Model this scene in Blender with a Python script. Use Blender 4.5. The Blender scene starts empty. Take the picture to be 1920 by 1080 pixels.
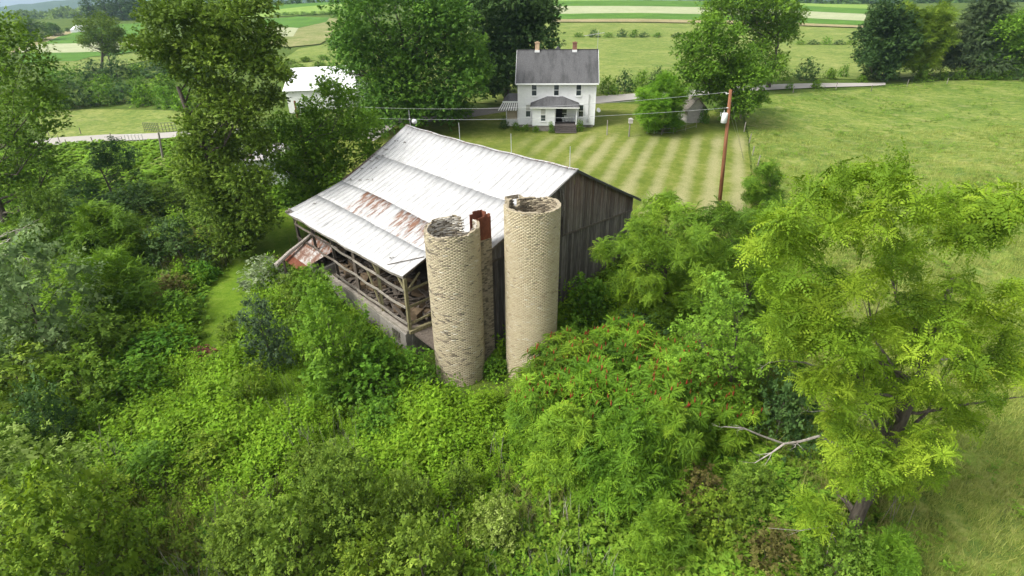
import bpy, math, random
import numpy as np
from math import sin, cos, radians, pi, atan2, sqrt
from mathutils import Matrix, Vector
from mathutils.geometry import delaunay_2d_cdt

S = bpy.context.scene
COL = S.collection
rng = np.random.default_rng(7)
random.seed(7)

# ------------------------------------------------------------------ camera
F = 1000.0                       # focal length in pixels of a 1920 wide frame
HC = 20.9                        # camera height above the silo foot
TH, ROLL = radians(27.5), radians(0.6)
fw = np.array([0, cos(TH), -sin(TH)])
r0 = np.array([1, 0, 0.0]); d0 = np.array([0, -sin(TH), -cos(TH)])
rt = r0 * cos(ROLL) + d0 * sin(ROLL)
dn = -r0 * sin(ROLL) + d0 * cos(ROLL)
cam = bpy.data.cameras.new("camera"); camo = bpy.data.objects.new("camera", cam); COL.objects.link(camo)
cam.sensor_width = 36.0; cam.lens = 36.0 * F / 1920.0
cam.clip_start = 0.3; cam.clip_end = 20000
M = Matrix(((rt[0], -dn[0], -fw[0], 0), (rt[1], -dn[1], -fw[1], 0), (rt[2], -dn[2], -fw[2], HC), (0, 0, 0, 1)))
camo.matrix_world = M
S.camera = camo

# ------------------------------------------------------------------ light
SUN_AZ, SUN_EL = radians(-112), radians(50)      # azimuth from +Y towards +X
W = bpy.data.worlds.new("World"); S.world = W; W.use_nodes = True
nt = W.node_tree; nt.nodes.clear()
o_ = nt.nodes.new("ShaderNodeOutputWorld"); bg = nt.nodes.new("ShaderNodeBackground")
sk = nt.nodes.new("ShaderNodeTexSky"); sk.sky_type = 'NISHITA'; sk.sun_disc = False
sk.sun_elevation = SUN_EL; sk.sun_rotation = SUN_AZ
sk.air_density = 1.0; sk.dust_density = 5.0; sk.ozone_density = 1.0; sk.altitude = 300
hs = nt.nodes.new("ShaderNodeHueSaturation"); hs.inputs['Saturation'].default_value = 0.14
hs.inputs['Value'].default_value = 1.1
nt.links.new(sk.outputs[0], hs.inputs['Color']); nt.links.new(hs.outputs[0], bg.inputs[0])
bg.inputs[1].default_value = 0.145
nt.links.new(bg.outputs[0], o_.inputs[0])
sun = bpy.data.lights.new("sun", 'SUN'); suno = bpy.data.objects.new("sun", sun); COL.objects.link(suno)
sun.energy = 2.0; sun.angle = radians(16); sun.color = (1.0, 0.96, 0.88)
sd = Vector((sin(SUN_AZ) * cos(SUN_EL), cos(SUN_AZ) * cos(SUN_EL), sin(SUN_EL)))
suno.rotation_euler = sd.to_track_quat('Z', 'Y').to_euler()
S.view_settings.view_transform = 'Standard'; S.view_settings.look = 'None'
S.view_settings.exposure = 0.85; S.view_settings.gamma = 1.0
try: S.view_settings.use_curve_mapping = False
except Exception: pass
S.cycles.max_bounces = 6; S.cycles.diffuse_bounces = 3; S.cycles.glossy_bounces = 2
S.cycles.transmission_bounces = 4; S.cycles.transparent_max_bounces = 4; S.cycles.volume_bounces = 0

# ------------------------------------------------------------------ survey helpers
def ray(px, py): return fw + (px - 960) / F * rt + (py - 540) / F * dn
def proj(p):
    q = np.asarray(p, float) - np.array([0, 0, HC]); z = q @ fw
    return 960 + F * (q @ rt) / z, 540 + F * (q @ dn) / z, z

CP = []
def cp(px, py, Y):
    v = ray(px, py); t = Y / v[1]; CP.append((v[0] * t, Y, HC + v[2] * t))
for x, y, z in [(-30,-25,-.5),(0,-25,0),(30,-25,.8),(-20,8,-.3),(0,8,0),(12,8,.6),(25,10,1.6),(-15,20,-.2),(0,20,0),(8,20,.3),(-30,20,-.4),
                (-20,30,0),(-10,28,0),(-3,29,0),(1,29,0),(6,29,.6),(12,28,1.5),(20,25,1.6),(9,34,2.2),(14,36,3.2),(10,41,3.9),(-60,30,0),(45,30,3.0),
                (19,46,4.9),(-12,42,1.2),(-20,44,1.0),(-4,48,3.6),(2,46,4.3),(-80,50,1),(80,60,6)]: CP.append((x, y, z))
for a in [(430,560,37.7),(530,430,50),(1250,330,55),(1350,382,47.6),(1043,240,75.4),(1250,250,72),(1650,250,75),(1900,350,50),(1900,150,115),
          (1500,160,105),(1900,600,31),(1900,900,18),(100,265,86),(335,251,90),(720,225,82),(1150,187,92),(1640,157,112),(230,210,115),
          (200,150,150),(150,100,260),(100,68,370),(250,58,370),(60,110,230),(600,110,180),(600,60,280),(600,30,400),(1200,120,150),(1200,75,230),(1200,30,330),
          (1200,5,450),(1700,120,150),(1700,60,230),(1700,20,360),(1600,10,450),(300,330,62),(120,380,58),(20,300,75),(1900,100,160),(600,5,480),(20,60,380),(330,100,240),(420,60,300)]:
    cp(*a)
CP = np.array(CP)
def tc(x, y):
    w = np.maximum(np.asarray(y, float) + 40, 8.0); s = np.clip(np.asarray(x, float) / w, -1.3, 1.3)
    return np.stack([s * 2.2, np.log(np.clip(w, 8, 520)) * 1.6], -1)
def U_(r2): return np.where(r2 > 1e-12, 0.5 * r2 * np.log(r2 + 1e-12), 0)
Pc = tc(CP[:, 0], CP[:, 1]); n_ = len(Pc)
K = U_(((Pc[:, None] - Pc[None]) ** 2).sum(-1)) + np.eye(n_) * 0.004
Q = np.hstack([np.ones((n_, 1)), Pc]); A_ = np.block([[K, Q], [Q.T, np.zeros((3, 3))]])
Wt = np.linalg.solve(A_, np.concatenate([CP[:, 2], np.zeros(3)]))
def H(x, y):
    x = np.asarray(x, float); y = np.asarray(y, float); sh = np.broadcast(x, y).shape
    x = np.broadcast_to(x, sh).ravel(); y = np.broadcast_to(y, sh).ravel(); out = np.empty(len(x))
    for i in range(0, len(x), 20000):
        p = tc(x[i:i+20000], y[i:i+20000]); r2 = ((p[:, None] - Pc[None]) ** 2).sum(-1)
        out[i:i+20000] = U_(r2) @ Wt[:n_] + Wt[n_] + p @ Wt[n_+1:]
    far = np.clip((y - 480) / 500, 0, 1); out = out * (1 - far) + (-5) * far
    return out.reshape(sh)
TT = 6 * 1.012 ** np.arange(420)
def spot(px, py):
    v = ray(px, py); P = v[None] * TT[:, None]; z = HC + P[:, 2]; h = H(P[:, 0], P[:, 1]); k = np.where(z < h)[0]
    if not len(k):                       # the sight line clears the hill crest: take the crest
        j = int(np.argmin((z - h)[:360] / TT[:360] + (TT[:360] < 200) * 9)); return np.array([P[j, 0], P[j, 1], float(h[j])])
    i = max(k[0] - 1, 0)
    a = z[i] - h[i]; b = h[i+1] - z[i+1]; t = TT[i] + (TT[i+1] - TT[i]) * a / (a + b + 1e-9)
    return np.array([v[0] * t, v[1] * t, float(H(v[0] * t, v[1] * t))])
def zat(x, y, py):
    """height of a point above (x, y) that is seen at image row py"""
    q = np.array([x, y, -HC]); k = (py - 540) / F
    # (q+z*ez).dn = k*(q+z*ez).fw
    return (k * (q @ fw) - q @ dn) / (dn[2] - k * fw[2])
def world_poly(pts):
    return np.array([spot(*p)[:2] for p in pts])
def inside(poly, x, y):
    c = np.zeros(len(x), bool); n = len(poly); j = n - 1
    for i in range(n):
        xi, yi = poly[i]; xj, yj = poly[j]
        m = ((yi > y) != (yj > y)) & (x < (xj - xi) * (y - yi) / (yj - yi + 1e-12) + xi); c ^= m; j = i
    return c
def vnoise(x, y, s, seed=0):
    """smooth value noise in 0..1"""
    x = np.asarray(x) / s + 1000; y = np.asarray(y) / s + 1000; xi = np.floor(x).astype(int); yi = np.floor(y).astype(int)
    fx = x - xi; fy = y - yi; fx = fx * fx * (3 - 2 * fx); fy = fy * fy * (3 - 2 * fy)
    def h(a, b):
        v = np.sin(a * 127.1 + b * 311.7 + seed * 74.7) * 43758.5453; return v - np.floor(v)
    return (h(xi, yi) * (1 - fx) + h(xi + 1, yi) * fx) * (1 - fy) + (h(xi, yi + 1) * (1 - fx) + h(xi + 1, yi + 1) * fx) * fy

# ------------------------------------------------------------------ object helpers
def tag(o, label=None, cat=None, group=None, kind=None):
    for k, v in (('label', label), ('category', cat), ('group', group), ('kind', kind)):
        if v: o[k] = v
    return o
def link(name, me, parent=None):
    o = bpy.data.objects.new(name, me); COL.objects.link(o)
    if parent: o.parent = parent
    return o
def empty(name, loc=(0, 0, 0), rz=0):
    o = bpy.data.objects.new(name, None); COL.objects.link(o); o.location = loc; o.rotation_euler = (0, 0, rz); o.empty_display_size = .3
    return o
def np_mesh(name, V, Fc, mat, var=None, smooth=False):
    """V (n,3), Fc (m,k) uniform polygons"""
    V = np.asarray(V, np.float32); Fc = np.asarray(Fc, np.int32); m, k = Fc.shape
    me = bpy.data.meshes.new(name); me.vertices.add(len(V)); me.vertices.foreach_set('co', V.ravel())
    me.loops.add(m * k); me.loops.foreach_set('vertex_index', Fc.ravel())
    me.polygons.add(m); me.polygons.foreach_set('loop_start', np.arange(m, dtype=np.int32) * k)
    try: me.polygons.foreach_set('loop_total', np.full(m, k, np.int32))
    except Exception: pass
    if var is not None:
        a = me.attributes.new('var', 'FLOAT', 'POINT'); a.data.foreach_set('value', np.asarray(var, np.float32))
    me.update(calc_edges=True)
    if smooth: me.polygons.foreach_set('use_smooth', np.ones(m, bool))
    me.materials.append(mat)
    return me
class MB:
    """collects boxes, tubes and quads into one mesh"""
    def __init__(s): s.v = []; s.f = []; s.a = []
    def add(s, vs, fs, a=.5):
        b = len(s.v); s.v += [tuple(v) for v in vs]; s.f += [tuple(b + i for i in f) for f in fs]; s.a += [a] * len(vs)
    def box(s, c, d, R=None, a=.5):
        hx, hy, hz = d[0] / 2, d[1] / 2, d[2] / 2
        vs = [(x, y, z) for z in (-hz, hz) for x, y in ((-hx, -hy), (hx, -hy), (hx, hy), (-hx, hy))]
        if R is not None: vs = [tuple(R @ Vector(v)) for v in vs]
        s.add([(v[0] + c[0], v[1] + c[1], v[2] + c[2]) for v in vs], [(3, 2, 1, 0), (4, 5, 6, 7), (0, 1, 5, 4), (1, 2, 6, 5), (2, 3, 7, 6), (3, 0, 4, 7)], a)
    def bx(s, x0, x1, y0, y1, z0, z1, a=.5): s.box(((x0+x1)/2, (y0+y1)/2, (z0+z1)/2), (abs(x1-x0), abs(y1-y0), abs(z1-z0)), None, a)
    def bar(s, p, q, w, h=None, a=.5):
        p, q = Vector(p), Vector(q); d = q - p; L = d.length
        R = d.to_track_quat('X', 'Z').to_matrix(); s.box((p + q) / 2, (L, w, h or w), R, a)
    def tube(s, pts, rad, n=6, a=.5, cap=True):
        pts = [Vector(p) for p in pts]; b = len(s.v); m = len(pts)
        if not hasattr(rad, '__len__'): rad = [rad] * m
        for i, p in enumerate(pts):
            t = (pts[min(i+1, m-1)] - pts[max(i-1, 0)]).normalized(); u = t.orthogonal().normalized() if abs(t.z) > .95 else t.cross(Vector((0, 0, 1))).normalized(); w = t.cross(u)
            for k in range(n):
                c = p + (u * cos(2*pi*k/n) + w * sin(2*pi*k/n)) * rad[i]; s.v.append(tuple(c)); s.a.append(a)
        for i in range(m - 1):
            for k in range(n): s.f.append((b+i*n+k, b+i*n+(k+1) % n, b+(i+1)*n+(k+1) % n, b+(i+1)*n+k))
        if cap: s.f.append(tuple(b + k for k in range(n))[::-1]); s.f.append(tuple(b + (m-1)*n + k for k in range(n)))
    def mesh(s, name, mat, smooth=False):
        me = bpy.data.meshes.new(name); me.from_pydata(s.v, [], s.f)
        at = me.attributes.new('var', 'FLOAT', 'POINT'); at.data.foreach_set('value', np.array(s.a, np.float32))
        me.materials.append(mat); me.update()
        if smooth: me.polygons.foreach_set('use_smooth', np.ones(len(me.polygons), bool))
        return me
    def build(s, name, mat, parent=None, smooth=False): return link(name, s.mesh(name, mat, smooth), parent)

# ------------------------------------------------------------------ materials
def mat(name, fn, rough=.85, spec=.25):
    m = bpy.data.materials.new(name); m.use_nodes = True; n = m.node_tree; n.nodes.clear()
    out = n.nodes.new('ShaderNodeOutputMaterial'); b = n.nodes.new('ShaderNodeBsdfPrincipled')
    b.inputs['Roughness'].default_value = rough; b.inputs['Specular IOR Level'].default_value = spec
    n.links.new(b.outputs[0], out.inputs[0]); fn(n, b, out); return m
def N(n, t, **k):
    x = n.nodes.new(t)
    for a, v in k.items():
        if isinstance(v, tuple) and a == 'inp':
            pass
        setattr(x, a, v)
    return x
def rgb(c): return (c[0], c[1], c[2], 1)
def coords(n, kind='Object', scale=(1, 1, 1)):
    if kind == 'World':
        g = n.nodes.new('ShaderNodeNewGeometry'); s = g.outputs['Position']
    else:
        g = n.nodes.new('ShaderNodeTexCoord'); s = g.outputs[kind]
    m = n.nodes.new('ShaderNodeMapping'); m.inputs['Scale'].default_value = scale; n.links.new(s, m.inputs[0]); return m.outputs[0]
def noise(n, vec, scale, detail=4, rough=.6, dist=0):
    t = n.nodes.new('ShaderNodeTexNoise'); t.inputs['Scale'].default_value = scale; t.inputs['Detail'].default_value = detail
    t.inputs['Roughness'].default_value = rough; t.inputs['Distortion'].default_value = dist; n.links.new(vec, t.inputs['Vector']); return t.outputs['Fac']
def ramp(n, fac, stops, interp='LINEAR'):
    r = n.nodes.new('ShaderNodeValToRGB'); r.color_ramp.interpolation = interp; e = r.color_ramp.elements
    while len(e) < len(stops): e.new(.5)
    for i, (p, c) in enumerate(stops):
        e[i].position = p; e[i].color = rgb(c) if hasattr(c, '__len__') else (c, c, c, 1)
    n.links.new(fac, r.inputs[0]); return r.outputs[0]
def mix(n, fac, a, b, mode='MIX'):
    m = n.nodes.new('ShaderNodeMix'); m.data_type = 'RGBA'; m.blend_type = mode
    if hasattr(fac, 'links'): n.links.new(fac, m.inputs[0])
    else: m.inputs[0].default_value = fac
    for s, v in ((6, a), (7, b)):
        if hasattr(v, 'links'): n.links.new(v, m.inputs[s])
        else: m.inputs[s].default_value = rgb(v)
    return m.outputs[2]
def bump(n, b, h, strength=.4, dist=.05):
    k = n.nodes.new('ShaderNodeBump'); k.inputs['Strength'].default_value = strength; k.inputs['Distance'].default_value = dist
    n.links.new(h, k.inputs['Height']); n.links.new(k.outputs[0], b.inputs['Normal'])
def attr(n, name='var'):
    a = n.nodes.new('ShaderNodeAttribute'); a.attribute_name = name; return a.outputs['Fac']
def mathn(n, op, a, b=0.0):
    m = n.nodes.new('ShaderNodeMath'); m.operation = op
    for i, v in enumerate((a, b)):
        if hasattr(v, 'links'): n.links.new(v, m.inputs[i])
        else: m.inputs[i].default_value = v
    return m.outputs[0]
def objrand(n): return n.nodes.new('ShaderNodeObjectInfo').outputs['Random']

def leafmat(name, dark, mid, light, trans=.22, rough=.65, spec=.14, rnd=.35, accent=None):
    def fn(n, b, out):
        v = attr(n); c = ramp(n, v, [(0, dark), (.5, mid), (1, light)] if not accent else [(0, dark), (.5, mid), (.93, light), (.97, accent)])
        h = n.nodes.new('ShaderNodeHueSaturation'); n.links.new(c, h.inputs['Color'])
        gz = noise(n, coords(n, 'World'), .45, 3, .6); gz = mathn(n, 'ADD', mathn(n, 'MULTIPLY', gz, .9), .55)
        r = objrand(n); n.links.new(mathn(n, 'MULTIPLY', gz, mathn(n, 'ADD', mathn(n, 'MULTIPLY', r, rnd), 1.26 - rnd / 2)), h.inputs['Value'])
        n.links.new(mathn(n, 'ADD', mathn(n, 'MULTIPLY', mathn(n, 'FRACT', mathn(n, 'MULTIPLY', r, 7.3)), .016), .489), h.inputs['Hue'])
        n.links.new(h.outputs[0], b.inputs['Base Color'])
        t = n.nodes.new('ShaderNodeBsdfTranslucent'); g = n.nodes.new('ShaderNodeHueSaturation'); g.inputs['Value'].default_value = 1.35; g.inputs['Saturation'].default_value = 1.05
        n.links.new(h.outputs[0], g.inputs['Color']); n.links.new(g.outputs[0], t.inputs[0])
        m = n.nodes.new('ShaderNodeMixShader'); m.inputs[0].default_value = trans
        n.links.new(b.outputs[0], m.inputs[1]); n.links.new(t.outputs[0], m.inputs[2]); n.links.new(m.outputs[0], out.inputs[0])
    return mat(name, fn, rough, spec)
L = {}
L['walnut'] = leafmat('leaf_walnut', (.050, .100, .008), (.108, .188, .011), (.225, .310, .024))
L['heaven'] = leafmat('leaf_heaven', (.040, .088, .009), (.084, .160, .012), (.165, .265, .020))
L['sumac'] = leafmat('leaf_sumac', (.042, .098, .009), (.092, .180, .012), (.190, .300, .022))
L['maple'] = leafmat('leaf_maple', (.044, .099, .016), (.083, .167, .022), (.143, .254, .032))
L['maple2'] = leafmat('leaf_bright_maple', (.054, .119, .012), (.099, .196, .018), (.168, .301, .028))
L['dark'] = leafmat('leaf_dark', (.026, .058, .017), (.046, .095, .023), (.078, .143, .033))
L['elm'] = leafmat('leaf_elm', (.050, .093, .012), (.095, .162, .017), (.173, .254, .032))
L['olive'] = leafmat('leaf_olive', (.064, .108, .037), (.114, .172, .057), (.208, .272, .108))
L['silver'] = leafmat('leaf_silver', (.130, .170, .085), (.200, .250, .130), (.300, .340, .200))
L['cedar'] = leafmat('leaf_cedar', (.026, .050, .022), (.042, .076, .034), (.070, .110, .050), trans=.1)
L['spruce'] = leafmat('leaf_spruce', (.025, .043, .018), (.045, .068, .025), (.070, .098, .035), trans=.1)
L['yellow'] = leafmat('leaf_yellow_green', (.058, .108, .011), (.108, .185, .015), (.205, .290, .028))
L['bright'] = leafmat('leaf_bright_shrub', (.050, .116, .010), (.099, .198, .014), (.171, .292, .026))
L['pale'] = leafmat('leaf_pale_tips', (.065, .115, .014), (.140, .215, .030), (.320, .410, .120))
L['brown'] = leafmat('leaf_brown', (.054, .048, .017), (.102, .094, .026), (.150, .156, .036))
L['rod'] = leafmat('leaf_goldenrod', (.070, .150, .009), (.120, .225, .012), (.190, .310, .022), rnd=.5)
L['weed'] = leafmat('leaf_weed', (.066, .139, .013), (.121, .218, .019), (.205, .317, .032), rnd=.6)
L['vine'] = leafmat('leaf_vine', (.037, .103, .010), (.069, .167, .014), (.127, .253, .023), rnd=.4, spec=.15, rough=.7)
L['grass'] = leafmat('leaf_grass', (.120, .165, .030), (.190, .235, .050), (.280, .300, .085), rnd=.4)
L['drygrass'] = leafmat('leaf_dry_grass', (.090, .115, .024), (.160, .175, .045), (.280, .260, .100), rnd=.5)

def bark_fn(c1, c2):
    def fn(n, b, out):
        v = coords(n, 'World', (3, 3, .8)); f = noise(n, v, 2.5, 5)
        n.links.new(ramp(n, f, [(.3, c1), (.7, c2)]), b.inputs['Base Color']); bump(n, b, noise(n, v, 6, 4), .6, .04)
    return fn
BARK = mat('bark', bark_fn((.055, .045, .035), (.14, .12, .095)), .95)
DEADW = mat('dead_wood', bark_fn((.22, .19, .16), (.46, .42, .37)), .9)
FRUIT = mat('sumac_fruit', lambda n, b, o: n.links.new(ramp(n, attr(n), [(0, (.16, .03, .015)), (1, (.32, .06, .025))]), b.inputs['Base Color']), .8)

def grassy(name, cols, scale=1.0, bumpd=.08, fine=9.0, patch=.12, extra=None):
    def fn(n, b, out):
        v = coords(n, 'World')
        f1 = noise(n, v, patch * scale, 5, .65, .6); f2 = noise(n, v, fine * scale, 4, .7); f3 = noise(n, v, 1.1 * scale, 5, .7, .4)
        f = mathn(n, 'ADD', mathn(n, 'ADD', mathn(n, 'MULTIPLY', f1, .8), mathn(n, 'MULTIPLY', f2, .7)), mathn(n, 'MULTIPLY', f3, .8))
        f = mathn(n, 'MULTIPLY', f, .435)
        c = ramp(n, f, [(.385, cols[0]), (.5, cols[1]), (.61, cols[2])])
        if extra: c = extra(n, c, f2, f3)
        n.links.new(c, b.inputs['Base Color']); bump(n, b, mathn(n, 'ADD', f2, f3), .8, bumpd)
    return mat(name, fn, .95, .1)
G_ground = grassy('ground_soil_and_grass', ((.040, .070, .012), (.070, .115, .016), (.125, .155, .030)), bumpd=.15)
def mottle(n, c, f2, f3):
    # grazed sward: darker clover and weed clumps, paler dry patches
    v = coords(n, 'World'); a = noise(n, v, .85, 6, .72, .8); b_ = noise(n, v, .16, 5, .65, .5); d = noise(n, v, .42, 6, .7, .3)
    c = mix(n, ramp(n, a, [(.50, 0.0), (.60, .62)]), c, (.060, .120, .022)); c = mix(n, ramp(n, d, [(.54, 0.0), (.66, .50)]), c, (.300, .285, .120))
    return mix(n, ramp(n, b_, [(.45, 0.0), (.62, .40)]), c, (.095, .165, .028))
G_pasture = grassy('pasture_grass', ((.075, .125, .020), (.150, .205, .035), (.275, .285, .085)), scale=.8, bumpd=.12, fine=4, extra=mottle)
G_meadow = grassy('meadow_grass', ((.095, .145, .026), (.170, .215, .045), (.285, .295, .095)), scale=.6, bumpd=.1, fine=3, extra=mottle)
G_path = grassy('mown_path_grass', ((.070, .140, .010), (.115, .200, .014), (.185, .255, .035)), bumpd=.04)
def stripes(n, c, f2, f3):
    # mower swaths: cut straw lies on every second pass
    g = n.nodes.new('ShaderNodeNewGeometry'); s = n.nodes.new('ShaderNodeSeparateXYZ'); n.links.new(g.outputs['Position'], s.inputs[0])
    az = radians(20.6)
    u = mathn(n, 'ADD', mathn(n, 'MULTIPLY', s.outputs[0], cos(az)), mathn(n, 'MULTIPLY', s.outputs[1], -sin(az)))
    w = noise(n, g.outputs['Position'], .35, 4); u = mathn(n, 'ADD', u, mathn(n, 'MULTIPLY', w, .25))
    st = mathn(n, 'SINE', mathn(n, 'MULTIPLY', u, 2 * pi / 2.55)); st = mathn(n, 'ADD', mathn(n, 'MULTIPLY', st, .52), .30)
    st = mathn(n, 'ADD', st, mathn(n, 'MULTIPLY', mathn(n, 'SUBTRACT', f3, .5), .8))
    w2 = noise(n, g.outputs['Position'], .07, 3); st = mathn(n, 'ADD', st, mathn(n, 'MULTIPLY', mathn(n, 'SUBTRACT', w2, .5), 2.4))
    # the swaths cover the open side of the yard only
    k = mathn(n, 'MULTIPLY', mathn(n, 'SUBTRACT', s.outputs[0], -1.0), .11); k = mathn(n, 'MINIMUM', mathn(n, 'MAXIMUM', k, .08), 1.0)
    k2 = mathn(n, 'MULTIPLY', mathn(n, 'SUBTRACT', 73.0, s.outputs[1]), .22); k2 = mathn(n, 'MINIMUM', mathn(n, 'MAXIMUM', k2, .05), 1.0)
    st = mathn(n, 'MULTIPLY', mathn(n, 'MULTIPLY', st, k), k2)
    st = mathn(n, 'MINIMUM', mathn(n, 'MAXIMUM', st, 0), 1)
    st = mathn(n, 'MULTIPLY', st, mathn(n, 'ADD', mathn(n, 'MULTIPLY', f2, .5), .55))
    straw = ramp(n, f2, [(.3, (.21, .215, .085)), (.7, (.37, .335, .185))])
    return mix(n, mathn(n, 'MINIMUM', st, 1), c, straw)
G_lawn = grassy('striped_lawn_grass', ((.075, .112, .015), (.125, .160, .024), (.205, .215, .060)), bumpd=.04, extra=stripes)
G_corn = grassy('crop_green', ((.048, .115, .014), (.070, .160, .018), (.105, .215, .028)), scale=.5, bumpd=.2, fine=3)
G_lime = grassy('crop_light_green', ((.130, .225, .035), (.180, .280, .050), (.240, .330, .080)), scale=.3, bumpd=.1, fine=3)
G_oats = grassy('crop_pale', ((.240, .275, .145), (.310, .335, .190), (.385, .400, .250)), scale=.4, bumpd=.1, fine=3)
G_rough = grassy('rough_hill_grass', ((.100, .150, .030), (.185, .200, .070), (.330, .280, .150)), scale=.45, bumpd=.15, fine=3, patch=.25)
G_tan = grassy('dry_field_margin', ((.170, .160, .070), (.260, .225, .110), (.350, .300, .170)), scale=.5, bumpd=.15, fine=3)
def road_fn(n, b, out):
    v = coords(n, 'World'); f = noise(n, v, 3, 5, .7); f2 = noise(n, v, .3, 3)
    c = mix(n, f2, ramp(n, f, [(.3, (.29, .275, .25)), (.7, (.40, .385, .35))]), (.34, .315, .275)); n.links.new(c, b.inputs['Base Color']); bump(n, b, f, .4, .02)
G_road = mat('gravel_road', road_fn, .95)
def blacktop_fn(n, b, out):
    v = coords(n, 'World'); f = noise(n, v, 4, 5, .7); n.links.new(ramp(n, f, [(.3, (.16, .145, .13)), (.7, (.25, .23, .21))]), b.inputs['Base Color'])
G_drive = mat('worn_asphalt', blacktop_fn, .95)

def wood_fn(c1, c2, c3, vert=True, brown=None):
    def fn(n, b, out):
        v = coords(n, 'World', (7, 7, .55) if vert else (1.2, 1.2, 7)); f = noise(n, v, 1.6, 6, .7, .3); g = noise(n, coords(n, 'World', (1, 1, 1)), .6, 3)
        r = objrand(n); c = ramp(n, f, [(.25, c1), (.5, c2), (.78, c3)])
        h = n.nodes.new('ShaderNodeHueSaturation'); n.links.new(c, h.inputs['Color']); n.links.new(mathn(n, 'ADD', mathn(n, 'MULTIPLY', r, .75), .6), h.inputs['Value'])
        c = h.outputs[0]
        if brown:
            c = mix(n, mathn(n, 'MULTIPLY', attr(n), brown[1]), c, brown[0])
        n.links.new(c, b.inputs['Base Color']); bump(n, b, f, .7, .02)
    return fn
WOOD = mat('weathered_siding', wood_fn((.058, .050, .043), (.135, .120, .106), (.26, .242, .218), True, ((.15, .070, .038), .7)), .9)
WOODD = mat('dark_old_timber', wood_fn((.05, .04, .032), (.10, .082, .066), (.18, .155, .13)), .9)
WOODG = mat('grey_beam', wood_fn((.10, .09, .07), (.20, .18, .15), (.34, .31, .27), False), .9)
WOODY = mat('mossy_beam', wood_fn((.10, .09, .045), (.19, .17, .09), (.30, .28, .17)), .9)
def roof_fn(n, b, out):
    v = coords(n, 'Object'); sx = n.nodes.new('ShaderNodeSeparateXYZ'); n.links.new(v, sx.inputs[0])
    st = noise(n, coords(n, 'Object', (1.5, .42, .42)), 1.6, 8, .72, 1.2); pt = noise(n, coords(n, 'Object', (1, .35, .35)), .55, 5, .65); fi = noise(n, coords(n, 'Object', (5, 1.4, 1.4)), 2.0, 6, .8, .8)
    f = mathn(n, 'ADD', mathn(n, 'MULTIPLY', st, .55), mathn(n, 'ADD', mathn(n, 'MULTIPLY', pt, .25), mathn(n, 'MULTIPLY', fi, .3)))
    r = objrand(n); f = mathn(n, 'ADD', f, mathn(n, 'MULTIPLY', mathn(n, 'SUBTRACT', r, .5), .03))
    c = ramp(n, f, [(.38, (.17, .17, .165)), (.44, (.29, .29, .285)), (.50, (.40, .40, .395)), (.56, (.455, .455, .45)), (.66, (.50, .50, .495))])
    a = attr(n)     # how rusty this sheet is
    rn = noise(n, coords(n, 'Object', (2.2, .7, .7)), 1.5, 6, .75, .6)
    k = mathn(n, 'SUBTRACT', mathn(n, 'ADD', rn, mathn(n, 'MULTIPLY', a, .36)), .67); k = mathn(n, 'MINIMUM', mathn(n, 'MAXIMUM', mathn(n, 'MULTIPLY', k, 7), 0), 1)
    c = mix(n, k, c, ramp(n, fi, [(.3, (.11, .045, .024)), (.7, (.24, .125, .075))]))
    n.links.new(c, b.inputs['Base Color'])
    bump(n, b, mathn(n, 'ADD', pt, st), .22, .03)
ROOF = mat('painted_metal_sheet', roof_fn, .55, .4)
def rust_fn(n, b, out):
    v = coords(n, 'Object', (1.5, 1.5, .6)); f = noise(n, v, 2.5, 6, .75); n.links.new(ramp(n, f, [(.3, (.08, .026, .014)), (.55, (.16, .055, .030)), (.75, (.26, .12, .075))]), b.inputs['Base Color'])
RUST = mat('rusty_steel', rust_fn, .85)
def rust2_fn(n, b, out):
    v = coords(n, 'Object', (2, .8, .8)); f = noise(n, v, 1.2, 6, .75); n.links.new(ramp(n, f, [(.42, (.16, .085, .06)), (.52, (.26, .19, .155)), (.60, (.42, .41, .395))]), b.inputs['Base Color'])
RUST2 = mat('half_rusty_sheet', rust2_fn, .7)
def conc_fn(n, b, out):
    v = coords(n, 'World'); f = noise(n, v, 1.2, 6, .7); n.links.new(ramp(n, f, [(.3, (.13, .12, .10)), (.7, (.30, .28, .25))]), b.inputs['Base Color']); bump(n, b, noise(n, v, 6, 4), .4, .03)
CONC = mat('stained_concrete', conc_fn, .95)
def brick_fn(stops):
    def fn(n, b, out):
        f = noise(n, coords(n, 'World'), 14, 3); f2 = noise(n, coords(n, 'World', (1, 1, 1.8)), .45, 4)
        c = ramp(n, attr(n), stops); c = mix(n, .5, c, ramp(n, f, [(.3, .35), (.7, .75)]), 'OVERLAY')
        c = mix(n, mathn(n, 'MULTIPLY', f2, .45), c, (.38, .33, .235)); n.links.new(c, b.inputs['Base Color'])
        bump(n, b, f, .3, .01)
    return fn
BR_T = mat('buff_brick', brick_fn([(0, (.22, .17, .10)), (.08, (.34, .275, .165)), (.3, (.41, .345, .215)), (.8, (.47, .405, .265)), (1, (.53, .485, .37))]), .7)
BR_L = mat('worn_buff_brick', brick_fn([(0, (.05, .045, .04)), (.08, (.15, .125, .09)), (.17, (.30, .25, .17)), (.4, (.39, .33, .215)), (.85, (.45, .39, .265)), (1, (.53, .49, .40))]), .75)
BR_IN = mat('silo_inner_brick', brick_fn([(0, (.03, .028, .025)), (.3, (.13, .12, .11)), (.5, (.42, .40, .36)), (1, (.70, .68, .62))]), .8)
BR_IN2 = mat('silo_inner_dark_brick', brick_fn([(0, (.02, .015, .012)), (.4, (.06, .045, .03)), (.7, (.22, .18, .12)), (1, (.46, .40, .28))]), .8)
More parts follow.
